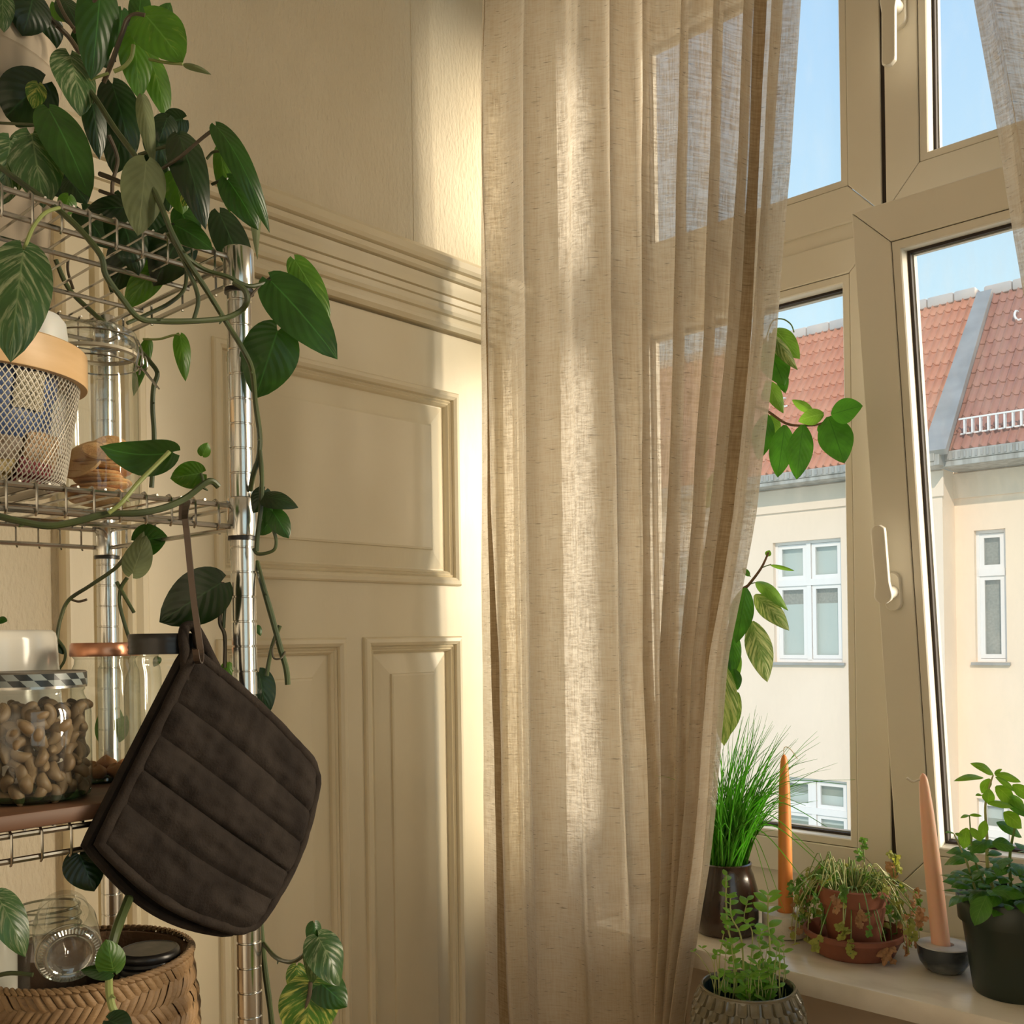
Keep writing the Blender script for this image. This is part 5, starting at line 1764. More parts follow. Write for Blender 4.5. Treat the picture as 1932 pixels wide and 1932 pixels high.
    m = MB(); m.lathe([(0.0352, 0.1335), (0.0362, 0.1335), (0.0366, 0.136), (0.0358, 0.138), (0.0366, 0.1405), (0.0358, 0.143), (0.0362, 0.146), (0.0362, 0.152), (0.0350, 0.1535), (0, 0.1535)], ph, 48); m.build('lid', MT['black_lid'], j)


third_tier()


def basket():
    c = Vector((0.523, -1.207, DECK[3]))
    R, H = 0.107, 0.158
    o = thing('seagrass_basket', c, 'round woven seagrass basket holding glass jars on the lowest visible shelf', 'basket')

    def rr(z):
        t = z / H
        return R * (0.93 + 0.07 * math.sin(PI * min(1, t * 1.05) ** 0.9 * 0.9))
    m = MB(); m.lathe([(0, 0.003), (R * .9, 0.001), (rr(0.01) - .002, 0.01), (rr(.08) - .003, 0.08), (rr(H) - .003, H - .002), (rr(H) - .008, H - .002), (rr(.08) - .010, 0.08), (R * .85, 0.009), (0, 0.008)], c, 56); m.build('lining', MT['seagrass_in'], o)
    m = MB()
    random.seed(4)
    rows, band = 9, 0.0172
    for j in range(rows):
        zc = H - 0.007 - j * band
        n = 78
        for k in range(n):
            q0 = 2 * PI * (k + 0.5 * (j % 2)) / n
            s = 1 if j % 2 else -1
            tone = random.uniform(-.0008, .0012)

            def fn(u, v):
                a, b_ = (u - .5) * 2, (v - .5) * 2      # a runs along the strand, b_ across it
                q = q0 + s * a * 0.060 + b_ * 0.0315
                z = max(0.002, zc + a * band * 0.56 - s * b_ * 0.0012)
                r = rr(max(0, min(H, z))) + 0.0034 * (1 - a * a * .9) * (1 - 0.7 * b_ * b_) + tone
                return c + Vector((r * math.cos(q), r * math.sin(q), z))
            m.grid(fn, 4, 3)
    m.build('weave', MT['seagrass'], o, kind='stuff')
    # plaited rim: one strand after another along the edge
    n = 96
    for k in range(n):
        q0 = 2 * PI * k / n
        m = MB()

        def fn(u, v):
            a = (v - .5) * 2
            q = q0 + a * 0.062
            ring = 2 * PI * u
            cr_ = 0.0036 * math.sqrt(max(0.05, 1 - a * a * .9))
            off = a * 0.003
            return c + Vector(((rr(H) + off + cr_ * 0.9 * math.cos(ring)) * math.cos(q), (rr(H) + off + cr_ * .9 * math.cos(ring)) * math.sin(q), H + 0.0008 - off * .5 + cr_ * 0.8 * math.sin(ring)))
        m.grid(fn, 6, 5, cu=True)
        m.build('rim_strand', MT['seagrass'], o)
    fz = DECK[3] + 0.0095
    # things in the basket
    p = fl(90, 1760, 0.998, fz)
    h = 1.186 - fz
    j = glass_jar('open_jar', 'open clear glass jar with a threaded neck, upright in the basket', p,
                  [(0, 0.003), (0.030, 0.001), (0.0345, 0.005), (0.0350, 0.02), (0.0350, h - 0.050), (0.0335, h - 0.036), (0.0300, h - 0.028), (0.0298, h - 0.022), (0.0312, h - .020), (0.0300, h - .017), (0.0298, h - .012), (0.0312, h - 0.010), (0.0300, h - 0.007), (0.0306, h - 0.002), (0.0298, h), (0.0288, h - .003), (0.0286, h - .03)])
    m = MB()
    for rr_, zz_, w_ in ((0.0298, h - 0.0005, 0.0013), (0.0312, h - 0.010, 0.0010), (0.0312, h - 0.020, 0.0010), (0.0340, 0.004, .0012)):
        m.tube([p + Vector((rr_ * math.cos(2 * PI * k / 48), rr_ * math.sin(2 * PI * k / 48), zz_)) for k in range(48)], w_, 6, closed=True)
    m.build('neck_rings', MT['glass_rim'], j)
    a0 = at(131, 1802, 0.918)
    axis = (FWD * 0.80 - RGT * 0.42 + UP * 0.20).normalized()
    sd = axis.orthogonal().normalized(); s2 = axis.cross(sd)
    j = thing('tipped_jar', a0, 'small clear jar lying on its side in the basket, ribbed base towards the room', 'jar')
    prof = [(0.0, 0.0035), (0.013, 0.0030), (0.018, 0.0015), (0.0205, -.0012), (0.0235, -0.0016), (0.0262, 0.0005), (0.0285, 0.006), (0.0290, 0.012), (0.0290, 0.060), (0.0265, 0.070), (0.0235, 0.076), (0.0240, 0.088)]
    m = MB(); m.grid(lambda u, v: a0 + axis * prof[int(round(v * 11))][1] + (sd * math.cos(2 * PI * u) + s2 * math.sin(2 * PI * u)) * prof[int(round(v * 11))][0], 48, 11, cu=True); m.build('glass_body', MT['jar_thick'], j)
    m = MB()
    for k in range(52):
        q = 2 * PI * k / 52
        d = sd * math.cos(q) + s2 * math.sin(q)
        m.tube([a0 + d * 0.0222 - axis * 0.0020, a0 + d * 0.0262 - axis * 0.0004], 0.0009, 5)
    m.build('base_ribs', MT['glass_rim'], j, kind='stuff')
    m = MB()
    for rr_, zz_ in ((0.0195, -0.0002), (0.0282, 0.004)):
        m.tube([a0 + axis * zz_ + (sd * math.cos(2 * PI * k / 48) + s2 * math.sin(2 * PI * k / 48)) * rr_ for k in range(48)], 0.0011, 6, closed=True)
    m.build('base_rings', MT['glass_rim'], j)
    p = fl(281, 1785, 1.000, fz)
    h = 1.142 - fz
    j = thing('lidded_jar', p, 'dark filled jar with a black ridged screw lid, at the back of the basket', 'jar')
    m = MB(); m.lathe([(0, 0.0), (0.030, 0.0), (0.034, 0.004), (0.0350, 0.015), (0.0350, h - 0.038), (0.0335, h - 0.027), (0.0290, h - 0.020), (0.0280, h - .016)], p, 48); m.build('body', MT['dark_jar'], j)
    m = MB(); m.lathe([(0.0285, h - 0.021), (0.0300, h - 0.0205), (0.0304, h - .017), (0.0292, h - .015), (0.0304, h - .012), (0.0292, h - .0095), (0.0304, h - .007), (0.0296, h - .003), (0.0285, h - .001), (0.0270, h)], p, 48); m.build('lid', MT['black_lid'], j)
    m = MB(); m.lathe([(0.0270, h), (0.0262, h - .0008), (0, h - .0004)], p, 48); m.build('lid_top', MT['grey_lid_top'], j)
    p = fl(-10, 1775, 0.952, fz)
    j = thing('white_jar', p, 'plain white jar at the frame edge inside the basket', 'jar')
    m = MB(); h = 1.175 - fz; m.lathe([(0, 0), (0.017, 0), (0.019, .004), (0.0195, h - .02), (0.017, h - .004), (0.0, h)], p, 36); m.build('body', MT['ceramic_white'], j)


basket()


def pot_holder():
    # hook over the shelf rail
    z = 0.952
    hk = thing('hook', at(352, 990, z), 'flat dark metal hook over the middle shelf rail', 'hook')
    m = MB()
    line = [at(349, 972, z), at(353, 1010, z), at(361, 1090, z), at(368, 1150, z), at(375, 1200, z), at(379, 1232, z - .002), at(377, 1250, z - .008), at(372, 1246, z - .016), at(369, 1225, z - 0.020)]
    line = [onp(0, SX1, 349, 966) + Vector((-.006, 0, -0.012)), onp(0, SX1, 349, 962) + Vector((-.005, 0, 0.004)), onp(0, SX1, 350, 962) + Vector((0.004, 0, 0.008))] + line
    line = smooth_line(line, 4)
    vs, fs = [], []
    for i, p in enumerate(line):
        t = (line[min(i + 1, len(line) - 1)] - line[max(i - 1, 0)]).normalized()
        s = (RGT - t * RGT.dot(t)).normalized(); n = t.cross(s)
        for a, b in ((-1, -1), (1, -1), (1, 1), (-1, 1)):
            vs.append(p + s * (a * 0.0029) + n * (b * 0.0009))
    for i in range(len(line) - 1):
        for k in range(4):
            fs.append((4 * i + k, 4 * i + (k + 1) % 4, 4 * i + 4 + (k + 1) % 4, 4 * i + 4 + k))
    m.add(vs, fs)
    m.build('strip', MT['dark_metal'], hk, smooth=False)
    XM = 0.652
    zf = 0.0

    def hang(px, py, d):
        return onp(0, XM, px, py) - Vector((d, 0, 0))
    o = thing('pot_holder', hang(400, 1770, 0), 'dark charcoal-brown quilted square pot holder hanging from its corner on the hook', 'pot holder')
    A, B, Cc, D = [Vector(q) for q in ((368, 1232, 0), (603, 1452, 0), (472, 1762, 0), (190, 1592, 0))]
    lines = [0.0, 0.24, 0.42, 0.595, 0.77, 1.0]
    
    def flat(u, v):
        p = A.lerp(B, u).lerp(D.lerp(Cc, u), v)
        bow = Vector((0, 0, 0))
        bow += Vector((22, 12, 0)) * (math.sin(PI * v) * u ** 3)              # right edge out
        bow += Vector((-12, 26, 0)) * (math.sin(PI * u) * v ** 3)             # lower edge out
        bow += Vector((4, -8, 0)) * (math.sin(PI * u) * (1 - v) ** 3)
        # rounded corners
        for (cu_, cv, w) in ((1, 0, 14), (1, 1, 14)):
            dd = math.hypot(u - cu_, v - cv)
            k = max(0, 1 - dd / 0.10)
            p = p.lerp(A.lerp(Cc, 0.5), 0.05 * k * k)
        return p + bow

    def front(u, v):
        p = flat(u, v)
        k = 0
        for i in range(len(lines) - 1):
            if lines[i] <= v <= lines[i + 1]:
                t = (v - lines[i]) / (lines[i + 1] - lines[i]); k = math.sin(PI * t) ** 0.33; break
        edge = min(1, min(u, 1 - u, v, 1 - v) / 0.05) ** 0.5
        px, py = p.x, p.y
        h = 0.0075 * k * edge
        w = noise.noise(Vector((u * 9 + 2.5 * v, v * 18, 1.0))) * 0.0030 * k + noise.noise(Vector((u * 20, v * 7, 7.0))) * 0.0024 * k + noise.noise(Vector((u * 40, v * 40, 3.0))) * 0.0004
        seam = 0.0016 * max(0, 1 - abs(u - 0.72 - 0.03 * math.sin(v * 9)) / 0.02) * (1 if .2 < v < .45 else 0)
        sag = 0.010 * math.sin(PI * u) * math.sin(PI * v)
        return hang(px, py, zf - h - w * edge + seam - sag)
    m = MB(); m.grid(front, 72, 84); m.build('quilted_front', MT['mitt'], o)
    m = MB()
    m.grid(lambda u, v: hang(flat(u, v).x - 8 * (1 - u) * v - 3, flat(u, v).y + 6 * v + (16 * math.sin(PI * u) * v), zf + 0.020 + 0.004 * math.sin(PI * u) * math.sin(PI * v)), 24, 24)
    m.grid(lambda u, v: hang(flat(u, v).x - 8 * (1 - u) * v - 3, flat(u, v).y + 6 * v + (16 * math.sin(PI * u) * v), zf + 0.013 + 0.004 * math.sin(PI * u) * math.sin(PI * v)), 24, 24)
    m.build('back_layer', MT['mitt'], o)

    def rim(fn, r, z):
        pts = []
        n = 26
        for (f) in ((lambda t: (t, 0)), (lambda t: (1, t)), (lambda t: (1 - t, 1)), (lambda t: (0, 1 - t))):
            for i in range(n):
                u, v = f(i / n); q = flat(u, v); pts.append(hang(*fn(q), z + 0.0008 * noise.noise(Vector((q.x * .05, q.y * .05, 1)))))
        m = MB(); m.tube(pts, [r * (1 + 0.08 * noise.noise(p * 90)) for p in pts], 10, closed=True); return m.build('binding', MT['mitt_edge'], o)
    rim(lambda q: (q.x, q.y), 0.0056, zf + 0.001)
    m = MB()
    pts = []
    for f in ((lambda t: (t, 0)), (lambda t: (1, t)), (lambda t: (1 - t, 1)), (lambda t: (0, 1 - t))):
        for i in range(20):
            u, v = f(i / 20); q = flat(u, v); pts.append(hang(q.x - 8 * (1 - u) * v - 3, q.y + 6 * v + 16 * math.sin(PI * u) * v, zf + 0.0165))
    m.tube(pts, 0.0052, 8, closed=True); m.build('binding', MT['mitt_edge'], o)
    # hanging loop, two strands of binding
    m = MB()
    m.tube(smooth_line([hang(350, 1285, zf), hang(354, 1240, zf + .004), hang(356, 1205, zf + .010), hang(364, 1184, zf + 0.014), hang(377, 1182, zf + 0.012), hang(388, 1205, zf + .008), hang(400, 1240, zf + .003), hang(415, 1275, zf)]), 0.0052, 10)
    m.tube(smooth_line([hang(378, 1196, zf + .008), hang(380, 1230, zf + .006), hang(384, 1262, zf + .002), hang(398, 1276, zf - .002)]), 0.0040, 10)
    m.build('loop', MT['mitt_edge'], o)
    m = MB()
    q = [hang(a, b, zf + d) for d in (0.016, 0.019) for a, b in ((505, 1695), (528, 1650), (545, 1660), (538, 1680), (510, 1718))]
    m.add(q, [(4, 3, 2, 1, 0), (5, 6, 7, 8, 9)] + [(i, (i + 1) % 5, 5 + (i + 1) % 5, 5 + i) for i in range(5)])
    m.build('corner_tab', MT['mitt'], o)


pot_holder()
# ================================================================== trailing pothos
MT['pothos'] = leaf_mat('pothos_leaf', (0.021, 0.066, 0.008), (0.050, 0.16, 0.035), trans=0.30, rough=0.34, veins=7, wave=0.08, tcol=(1.9, 2.6, 0.7))
MT['pothos_dark'] = leaf_mat('pothos_shaded_leaf', (0.010, 0.027, 0.006), (0.028, 0.075, 0.025), trans=0.14, rough=0.32, veins=7, wave=0.08)  # near-black green: shade of leaves lit from behind put into the colour
MT['pothos_bright'] = leaf_mat('pothos_bright_leaf', (0.060, 0.150, 0.012), (0.12, 0.25, 0.05), var=(0.16, 0.24, 0.04), vcover=0.36, trans=0.38, rough=0.36, veins=7, wave=0.08)
MT['pothos_var'] = leaf_mat('pothos_variegated_sheen_leaf', (0.042, 0.092, 0.028), (0.14, 0.20, 0.09), var=(0.24, 0.27, 0.16), vcover=0.42, trans=0.25, rough=0.30, veins=7, wave=0.2)  # pale variegation, which also paints the silvery sheen of some leaves
MT['pothos_gold'] = leaf_mat('pothos_golden_leaf', (0.060, 0.150, 0.025), (0.12, 0.22, 0.05), var=(0.50, 0.48, 0.14), vcover=0.44, trans=0.35, rough=0.34, veins=7, wave=0.2)
MT['pothos_back'] = leaf_mat('pothos_leaf_underside', (0.135, 0.155, 0.080), (0.18, 0.20, 0.11), trans=0.25, rough=0.6, veins=7, wave=0.12, spec=0.2)
MT['vine'] = pbr('vine_stem', (0.030, 0.042, 0.014), 0.42, var=(0.055, 0.075, 0.022), vscale=25)
MT['vine_brown'] = pbr('brown_vine_stem', (0.075, 0.050, 0.028), 0.55, var=(0.05, 0.04, 0.02), vscale=25)
MT['vine_light'] = pbr('light_petiole', (0.22, 0.26, 0.08), 0.45)
MT['pot_taupe'] = pbr('taupe_pot', (0.44, 0.36, 0.27), 0.7, var=(0.40, 0.33, 0.24), vscale=8)


def pothos():
    c = at(-72, 300, 1.05)
    p = Vector((c.x, c.y, DECK[0]))
    o = thing('trailing_pothos', p, 'big pothos in a taupe pot, its leafy vines trailing down the wire shelf', 'plant')
    m = MB(); m.lathe([(0, 0), (0.078, 0), (0.081, 0.003), (0.096, 0.205), (0.098, 0.207), (0.098, 0.235), (0.096, 0.237), (0.090, 0.230), (0.088, 0.215), (0, 0.212)], p, 56); m.build('pot', MT['pot_taupe'], o)
    V = [  # px radius, material, [(x, y, depth)]
        (6.0, 'vine', [(-10, 308, .90), (50, 352, .90), (105, 392, .89), (150, 432, .88), (190, 482, .875), (200, 520, .88), (232, 565, .89), (262, 600, .90), (300, 606, .92), (360, 606, .94), (420, 601, .965), (452, 588, .975), (466, 570, .97), (462, 548, .968), (440, 532, .965)]),
        (5.5, 'vine', [(120, 120, 1.02), (170, 172, .99), (215, 240, .965), (262, 305, .945), (300, 380, .925), (325, 440, .925), (352, 490, .935), (385, 540, .95), (425, 605, .97), (460, 662, .975), (476, 700, .985), (482, 760, 1.0), (490, 820, 1.01), (488, 862, 1.01), (478, 895, 1.01), (472, 925, 1.02)]),
        (5.0, 'vine', [(490, 850, 1.01), (494, 900, 1.005), (492, 960, 1.0), (486, 1010, 1.0), (484, 1040, 1.0)]),
        (6.0, 'vine', [(484, 1060, 1.04), (496, 1105, 1.03), (512, 1160, 1.03), (528, 1220, 1.03), (540, 1262, 1.03), (543, 1292, 1.03)]),
        (4.5, 'vine', [(316, 440, .93), (345, 478, .945), (385, 508, .96), (430, 522, .965), (470, 540, .975), (512, 530, .99)]),
        (2.5, 'vine_brown', [(466, 568, .975), (485, 545, .98), (512, 522, .99)]),
        (4.5, 'vine', [(322, 440, .93), (350, 500, .94), (368, 540, .945), (374, 570, .945), (366, 602, .945)]),
        (5.0, 'vine', [(105, 490, 1.16), (130, 545, 1.17), (175, 590, 1.18), (220, 628, 1.19), (262, 660, 1.2), (285, 685, 1.2), (297, 705, 1.2), (290, 730, 1.2), (288, 770, 1.2), (291, 830, 1.2), (286, 920, 1.2)]),
        (2.5, 'vine_light', [(270, 640, 1.2), (300, 640, 1.2), (325, 633, 1.2), (340, 632, 1.2)]),
        (7.0, 'vine', [(-10, 972, .845), (40, 984, .85), (90, 992, .86), (140, 985, .87), (200, 970, .885), (260, 968, .90), (310, 958, .92), (350, 940, .94), (385, 913, .95), (400, 908, .955), (412, 918, .96)]),
        (4.5, 'vine_light', [(205, 968, .88), (230, 948, .885), (262, 910, .895), (300, 872, .905), (320, 852, .91)]),
        (3.0, 'vine', [(385, 914, .95), (382, 900, .95), (379, 893, .95)]),
        (4.0, 'vine', [(246, 1035, 1.12), (220, 1070, 1.13), (170, 1105, 1.14), (130, 1132, 1.15), (115, 1165, 1.15), (108, 1200, 1.15), (105, 1235, 1.15)]),
        (3.0, 'vine', [(108, 1205, 1.15), (122, 1225, 1.15), (122, 1245, 1.15), (112, 1262, 1.15)]),
        (2.5, 'vine_brown', [(132, 1130, 1.15), (148, 1135, 1.15), (164, 1131, 1.15)]),
        (4.0, 'vine', [(240, 1090, 1.17), (228, 1110, 1.17), (226, 1140, 1.17), (236, 1180, 1.17), (246, 1210, 1.17)]),
        (4.0, 'vine', [(220, 1098, 1.17), (238, 1130, 1.17), (253, 1156, 1.17)]),
        (4.0, 'vine_brown', [(420, 1098, 1.02), (417, 1140, 1.02), (415, 1175, 1.02), (424, 1200, 1.02), (424, 1260, 1.02)]),
        (3.5, 'vine', [(432, 1115, 1.02), (424, 1150, 1.02), (422, 1185, 1.02)]),
        (4.5, 'vine', [(528, 1180, 1.04), (515, 1215, 1.04), (508, 1245, 1.04), (503, 1275, 1.04)]),
        (2.0, 'vine_brown', [(522, 1205, 1.03), (514, 1225, 1.02), (517, 1242, 1.02), (530, 1242, 1.02), (538, 1230, 1.03)]),
        (10.0, 'vine', [(275, 1630, .985), (256, 1665, .95), (236, 1712, .90), (218, 1760, .87), (206, 1810, .86), (203, 1840, .86)]),
        (8.0, 'vine_light', [(206, 1832, .86), (206, 1868, .86), (212, 1900, .86), (226, 1925, .86), (235, 1960, .86)]),
        (6.0, 'vine', [(482, 1680, 1.065), (488, 1712, 1.065), (494, 1770, 1.06), (500, 1830, 1.055), (508, 1890, 1.05), (514, 1945, 1.05)]),
        (4.5, 'vine', [(496, 1778, 1.06), (520, 1806, 1.03), (550, 1815, .99), (575, 1800, .965), (590, 1780, .95)]),
        (4.5, 'vine_brown', [(550, 1945, .95), (570, 1915, .95), (583, 1880, .95), (586, 1852, .95)]),
        (4.5, 'vine', [(-10, 1842, .83), (20, 1836, .83), (62, 1839, .83)]),
        (5.0, 'vine_brown', [(196, 155, 1.0), (212, 115, .99), (230, 65, .985), (240, 38, .985), (256, 28, .985), (274, 30, .985)]),
        (3.0, 'vine_light', [(205, 138, .99), (185, 145, .99), (166, 152, .99)]),
        (4.0, 'vine_light', [(215, 135, .99), (235, 125, .99), (248, 108, .99), (252, 85, .99)]),
        (3.5, 'vine_brown', [(300, 322, .94), (340, 296, .935), (380, 262, .935), (405, 243, .935)]),
        (3.5, 'vine', [(262, 292, .98), (300, 280, .97), (335, 272, .965)]),
        (3.0, 'vine', [(390, 300, .97), (402, 287, .97), (416, 285, .965)]),
        (3.0, 'vine', [(400, 348, .96), (418, 340, .955), (430, 338, .95)]),
        (4.0, 'vine_light', [(112, 392, .885), (85, 402, .87), (62, 430, .855), (45, 472, .845)]),
        (3.0, 'vine', [(-5, 232, .97), (40, 234, .96), (86, 236, .955)]),
        (3.0, 'vine_light', [(-5, 272, .97), (40, 262, .97), (88, 244, .96)]),
        (5.0, 'vine_brown', [(60, -10, 1.02), (100, 40, 1.02), (130, 70, 1.03), (150, 100, 1.03)]),
        (4.0, 'vine_brown', [(105, -10, 1.02), (120, 25, 1.02), (140, 55, 1.02)]),
        (4.0, 'vine_brown', [(185, -10, .97), (165, 25, .98), (140, 60, 1.0)]),
        (4.0, 'vine_brown', [(205, 255, 1.05), (222, 300, 1.06), (212, 350, 1.06), (215, 410, 1.06)]),
        (5.0, 'vine_brown', [(188, 328, 1.03), (230, 345, 1.02), (268, 370, 1.0)]),
        (4.0, 'vine_brown', [(188, 360, 1.03), (230, 375, 1.02), (268, 385, 1.0)]),
        (3.0, 'vine_light', [(282, 112, 1.0), (312, 118, .99), (345, 121, .985)]),
        (4.0, 'vine', [(240, 610, 1.0), (280, 592, 1.02), (320, 572, 1.04), (348, 545, 1.06), (352, 500, 1.06)]),
        (3.5, 'vine', [(478, 1035, 1.0), (486, 1045, 1.0), (505, 1043, 1.0), (518, 1036, 1.0), (521, 1020, 1.0), (516, 1000, 1.0)]),
        (3.0, 'vine_brown', [(130, 480, 1.1), (128, 510, 1.1), (138, 545, 1.1)]),
    ]
    for r, mt, pts in V:
        line = smooth_line([at(*q) for q in pts], 5)
        zz = sum(q[2] for q in pts) / len(pts)
        m = MB()
        m.tube(line, [r * .92 * zz / FPX * (1 + .10 * noise.noise(q * 60)) for q in line], 8)
        # growth nodes
        if r >= 4.5:
            for k in range(6, len(line) - 4, 11):
                q = line[k]; d = Vector((random.uniform(-1, 1), random.uniform(-1, 1), random.uniform(-1, .2))).normalized()
                m.tube([q, q + d * (r * zz / FPX * 2.2)], [r * zz / FPX * .6, r * zz / FPX * .2], 5)
        m.build('vine', MT[mt], o)
    # base x, y, tip x, y, width px, depth at base, depth shift to tip, material, curl, fold, twist
    LV = [
        (274, 28, 345, 118, 104, .985, .00, 'pothos_bright', .05, .10, 0), (262, 40, 268, -30, 44, 1.0, .01, 'pothos', .05, .3, 0), (190, -25, 172, 152, 82, .975, .01, 'pothos', .06, .25, .1),
        (252, 60, 262, 188, 66, 1.0, .01, 'pothos_bright', .05, .15, 0), (284, 108, 314, 225, 56, 1.03, .01, 'pothos_bright', .04, .2, 0), (347, 121, 399, 141, 15, .985, 0, 'pothos_back', .1, .6, 0),
        (132, 104, 152, 220, 88, .985, -.01, 'pothos_var', .07, .15, .2), (92, 205, 170, 374, 90, .955, -.02, 'pothos', .05, .12, 0), (172, 182, 188, 302, 48, 1.02, .01, 'pothos_dark', .05, .3, 0),
        (80, 158, 0, 232, 108, 1.0, .0, 'pothos_dark', .1, .25, .3), (72, 158, 62, 205, 40, .99, -.01, 'pothos_gold', .1, .3, .2), (60, 255, 82, 392, 104, .94, -.01, 'pothos_var', .05, .2, 0), (20, 265, 0, 390, 80, .93, 0, 'pothos_var', .05, .2, 0),
        (62, -5, 42, 68, 84, 1.0, 0, 'pothos_dark', .1, .15, 0), (5, -10, 8, 62, 44, .98, 0, 'pothos_var', .1, .2, 0), (212, 158, 250, 292, 78, 1.05, .01, 'pothos_dark', .06, .2, 0), (120, 0, 150, 60, 50, 1.05, 0, 'pothos_dark', .1, .3, 0), (105, 5, 140, 40, 50, 1.07, 0, 'pothos_bright', .1, .3, 0),
        (268, 180, 292, 318, 34, .955, .0, 'pothos_back', .10, .5, .5), (316, 222, 300, 270, 50, 1.0, 0, 'pothos_dark', .1, .3, 0), (345, 225, 300, 240, 60, 1.03, 0, 'pothos_dark', .1, .3, 0), (338, 255, 388, 434, 74, .955, -.01, 'pothos_dark', .14, .35, .2),
        (407, 237, 509, 440, 52, .935, .01, 'pothos', .20, .25, .2), (416, 278, 434, 402, 40, .985, .01, 'pothos_bright', .06, .3, 0), (429, 338, 487, 434, 64, .95, .01, 'pothos', .08, .2, .1), (481, 335, 486, 490, 28, .99, .01, 'pothos_back', .10, .5, .8),
        (414, 402, 474, 560, 72, 1.07, .01, 'pothos_dark', .08, .18, .1), (276, 305, 260, 446, 86, .93, -.01, 'pothos_back', .06, .18, .1), (330, 425, 402, 472, 56, .955, 0, 'pothos', .10, .2, .2), (290, 250, 320, 330, 60, 1.0, .01, 'pothos_dark', .1, .25, 0),
        (245, 392, 158, 402, 56, 1.0, 0, 'pothos_dark', .1, .2, 0), (225, 400, 262, 520, 80, 1.03, .01, 'pothos_dark', .08, .2, 0), (345, 440, 290, 540, 90, 1.06, .01, 'pothos_dark', .1, .2, 0), (265, 440, 208, 552, 80, 1.08, .01, 'pothos_dark', .1, .2, 0),
        (302, 500, 236, 582, 60, 1.07, .01, 'pothos_bright', .08, .15, .1), (330, 330, 345, 405, 60, 1.0, .01, 'pothos_bright', .06, .3, 0), (370, 330, 345, 390, 50, .99, .01, 'pothos_gold', .06, .3, 0), (300, 310, 318, 400, 60, 1.02, 0, 'pothos_dark', .05, .2, 0),
        (130, 340, 165, 385, 54, 1.06, 0, 'pothos_dark', .1, .2, 0), (130, 370, 120, 410, 36, 1.05, 0, 'pothos_bright', .1, .3, 0), (230, 365, 260, 440, 60, 1.07, 0, 'pothos_dark', .1, .2, 0),
        (45, 472, 20, 684, 122, .842, -.008, 'pothos_var', .05, .12, .05), (511, 530, 637, 678, 104, .985, .01, 'pothos', .06, .10, 0), (556, 490, 622, 608, 60, 1.01, .01, 'pothos_bright', .06, .15, 0), (524, 624, 482, 752, 112, 1.0, .01, 'pothos', .05, .15, 0), (478, 690, 490, 640, 60, 1.02, 0, 'pothos', .05, .3, 0),
        (340, 632, 350, 720, 34, 1.2, 0, 'pothos_bright', .12, .3, .3), (281, 640, 252, 748, 28, 1.21, 0, 'pothos_bright', .10, .5, .3), (326, 853, 188, 842, 88, .91, -.01, 'pothos', -.14, .25, -.1), (381, 893, 321, 903, 56, .95, 0, 'pothos_bright', .08, .3, .2), (382, 860, 392, 835, 26, .95, 0, 'pothos_bright', .1, .3, 0),
        (497, 938, 563, 958, 46, 1.0, 0, 'pothos_dark', .14, .3, .2), (515, 965, 545, 1016, 44, 1.0, 0, 'pothos', .08, .3, 0), (500, 925, 478, 968, 40, 1.02, 0, 'pothos_dark', .08, .3, 0), (520, 935, 500, 990, 46, 1.01, 0, 'pothos', .05, .2, 0), (508, 985, 490, 1010, 30, 1.01, 0, 'pothos', .08, .3, 0),
        (258, 1022, 316, 1012, 66, 1.14, 0, 'pothos', .05, .15, 0), (250, 1082, 276, 1010, 56, 1.10, .01, 'pothos_back', .06, .2, .2), (240, 1075, 272, 1002, 30, 1.11, .01, 'pothos_back', .06, .3, .2), (417, 1100, 301, 1174, 108, .985, .01, 'pothos_dark', .05, .12, 0),
        (488, 1268, 506, 1348, 54, 1.05, 0, 'pothos_dark', .05, .2, 0), (430, 1250, 424, 1292, 26, 1.05, 0, 'pothos_bright', .1, .3, 0), (485, 1180, 492, 1200, 14, 1.05, 0, 'pothos', .1, .3, 0), (150, 1612, 178, 1682, 80, .92, 0, 'pothos_dark', .06, .2, 0), (192, 1618, 150, 1610, 30, .92, 0, 'pothos_dark', .06, .2, 0),
        (212, 1836, 152, 1830, 34, .85, 0, 'pothos', .1, .5, .2), (214, 1832, 200, 1772, 58, .852, 0, 'pothos_bright', .08, .3, 0), (205, 1925, 250, 1945, 56, .85, 0, 'pothos_dark', .1, .2, 0), (-6, 1688, 48, 1806, 70, .82, 0, 'pothos_var', .12, .2, .2), (-8, 1720, 40, 1760, 40, .83, 0, 'pothos', .1, .3, 0),
        (593, 1742, 594, 1790, 34, .95, 0, 'pothos', .1, .5, .2), (600, 1768, 640, 1862, 84, .945, -.01, 'pothos_var', .16, .30, .5), (590, 1775, 588, 1858, 40, .95, 0, 'pothos_var', .10, .4, -.3), (588, 1856, 572, 1975, 120, .952, 0, 'pothos_gold', .06, .10, 0), (560, 1822, 556, 1880, 40, .96, 0, 'pothos_gold', .06, .3, 0), (600, 1850, 655, 1900, 70, .955, 0, 'pothos', .06, .2, 0),
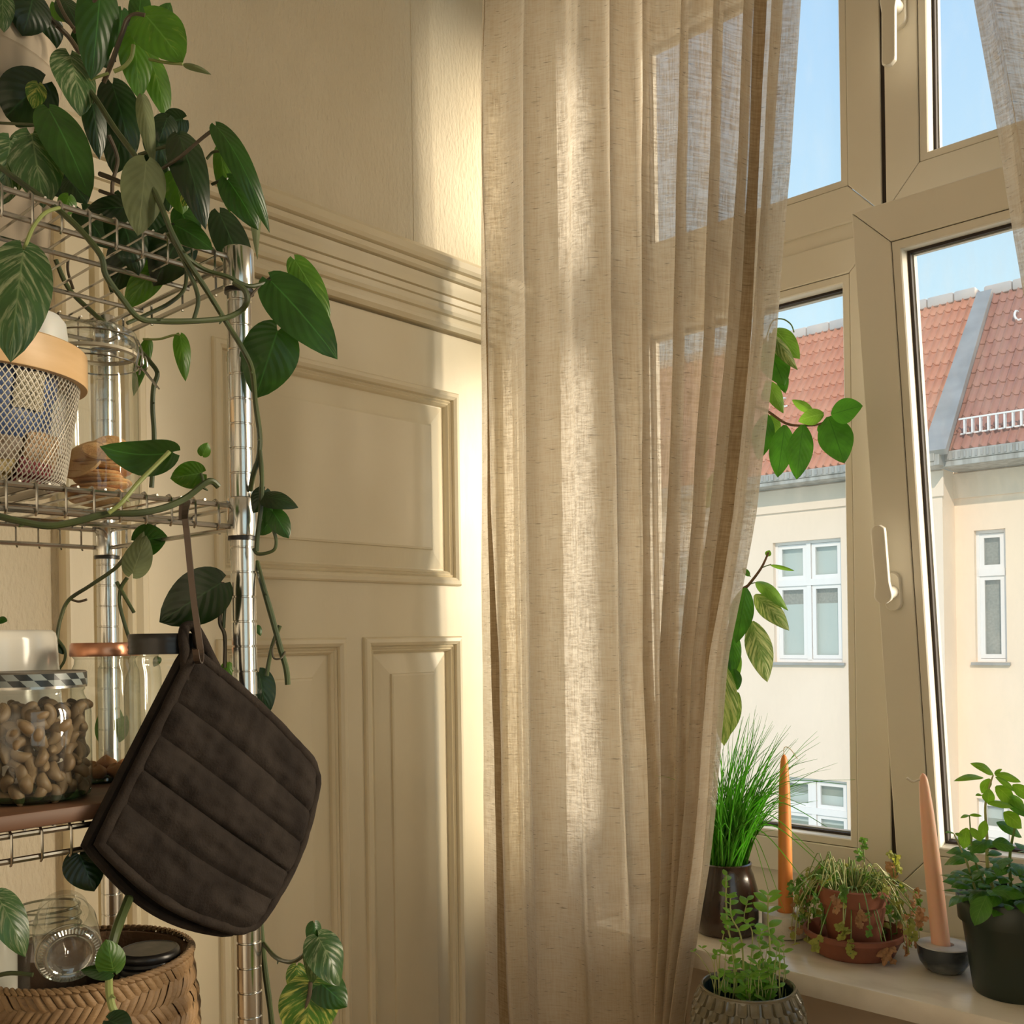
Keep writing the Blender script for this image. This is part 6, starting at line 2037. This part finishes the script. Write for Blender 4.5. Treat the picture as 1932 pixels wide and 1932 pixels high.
        (95, 30, 60, 110, 70, 1.10, .01, 'pothos_dark', .1, .2, 0), (150, 60, 205, 130, 60, 1.09, .01, 'pothos_dark', .1, .2, 0), (30, 95, 110, 150, 70, 1.12, 0, 'pothos_dark', .1, .2, .1), (235, 225, 215, 330, 70, 1.10, .01, 'pothos_dark', .06, .2, 0),
        (120, 255, 130, 350, 70, 1.09, .01, 'pothos_dark', .06, .2, 0), (310, 275, 290, 360, 64, 1.09, .01, 'pothos_dark', .06, .2, 0), (60, 300, 130, 375, 70, 1.1, .01, 'pothos_dark', .06, .2, 0), (340, 395, 372, 465, 56, 1.06, .01, 'pothos', .06, .2, 0),
        (155, 395, 205, 470, 66, 1.13, .01, 'pothos_dark', .06, .2, 0), (30, 20, -10, 100, 60, 1.08, .01, 'pothos_dark', .06, .2, 0), (230, 20, 222, 100, 44, 1.1, .01, 'pothos', .06, .2, 0), (285, 395, 250, 480, 76, 1.1, .01, 'pothos_dark', .06, .2, 0),
        (300, 55, 322, 5, 40, 1.05, .01, 'pothos', .06, .2, 0), (350, 265, 372, 345, 58, 1.08, .01, 'pothos_dark', .06, .2, 0),
        (-4, 1168, 14, 1172, 20, 1.1, 0, 'pothos', .1, .3, 0), (106, 1215, 120, 1235, 18, 1.15, 0, 'pothos_dark', .1, .3, 0), (205, 1400, 212, 1318, 56, 1.24, 0, 'pothos_bright', .08, .2, 0), (212, 1395, 240, 1350, 40, 1.23, 0, 'pothos_bright', .08, .2, 0), (300, 1240, 290, 1258, 16, 1.2, 0, 'pothos', .1, .3, 0),  # bright pair behind the copper-lidded jar is added, standing for a leaf reflection
    ]
    for i, (bx, by, tx, ty, w, z, dz, mt, cu_, fo, tw) in enumerate(LV):
        random.seed(100 + i)
        b, t = at(bx, by, z), at(tx, ty, z + dz)
        leaf(o, MT[mt], b, t, w * z / FPX, toward(b, 1.0, 0.30, 0.1, j=0.22), shape='heart', lobe=0.15 if w > 30 else 0.08, curl=cu_, fold=fo, twist=tw, ripple=0.012, seed=i, res=(8, 14))


pothos()
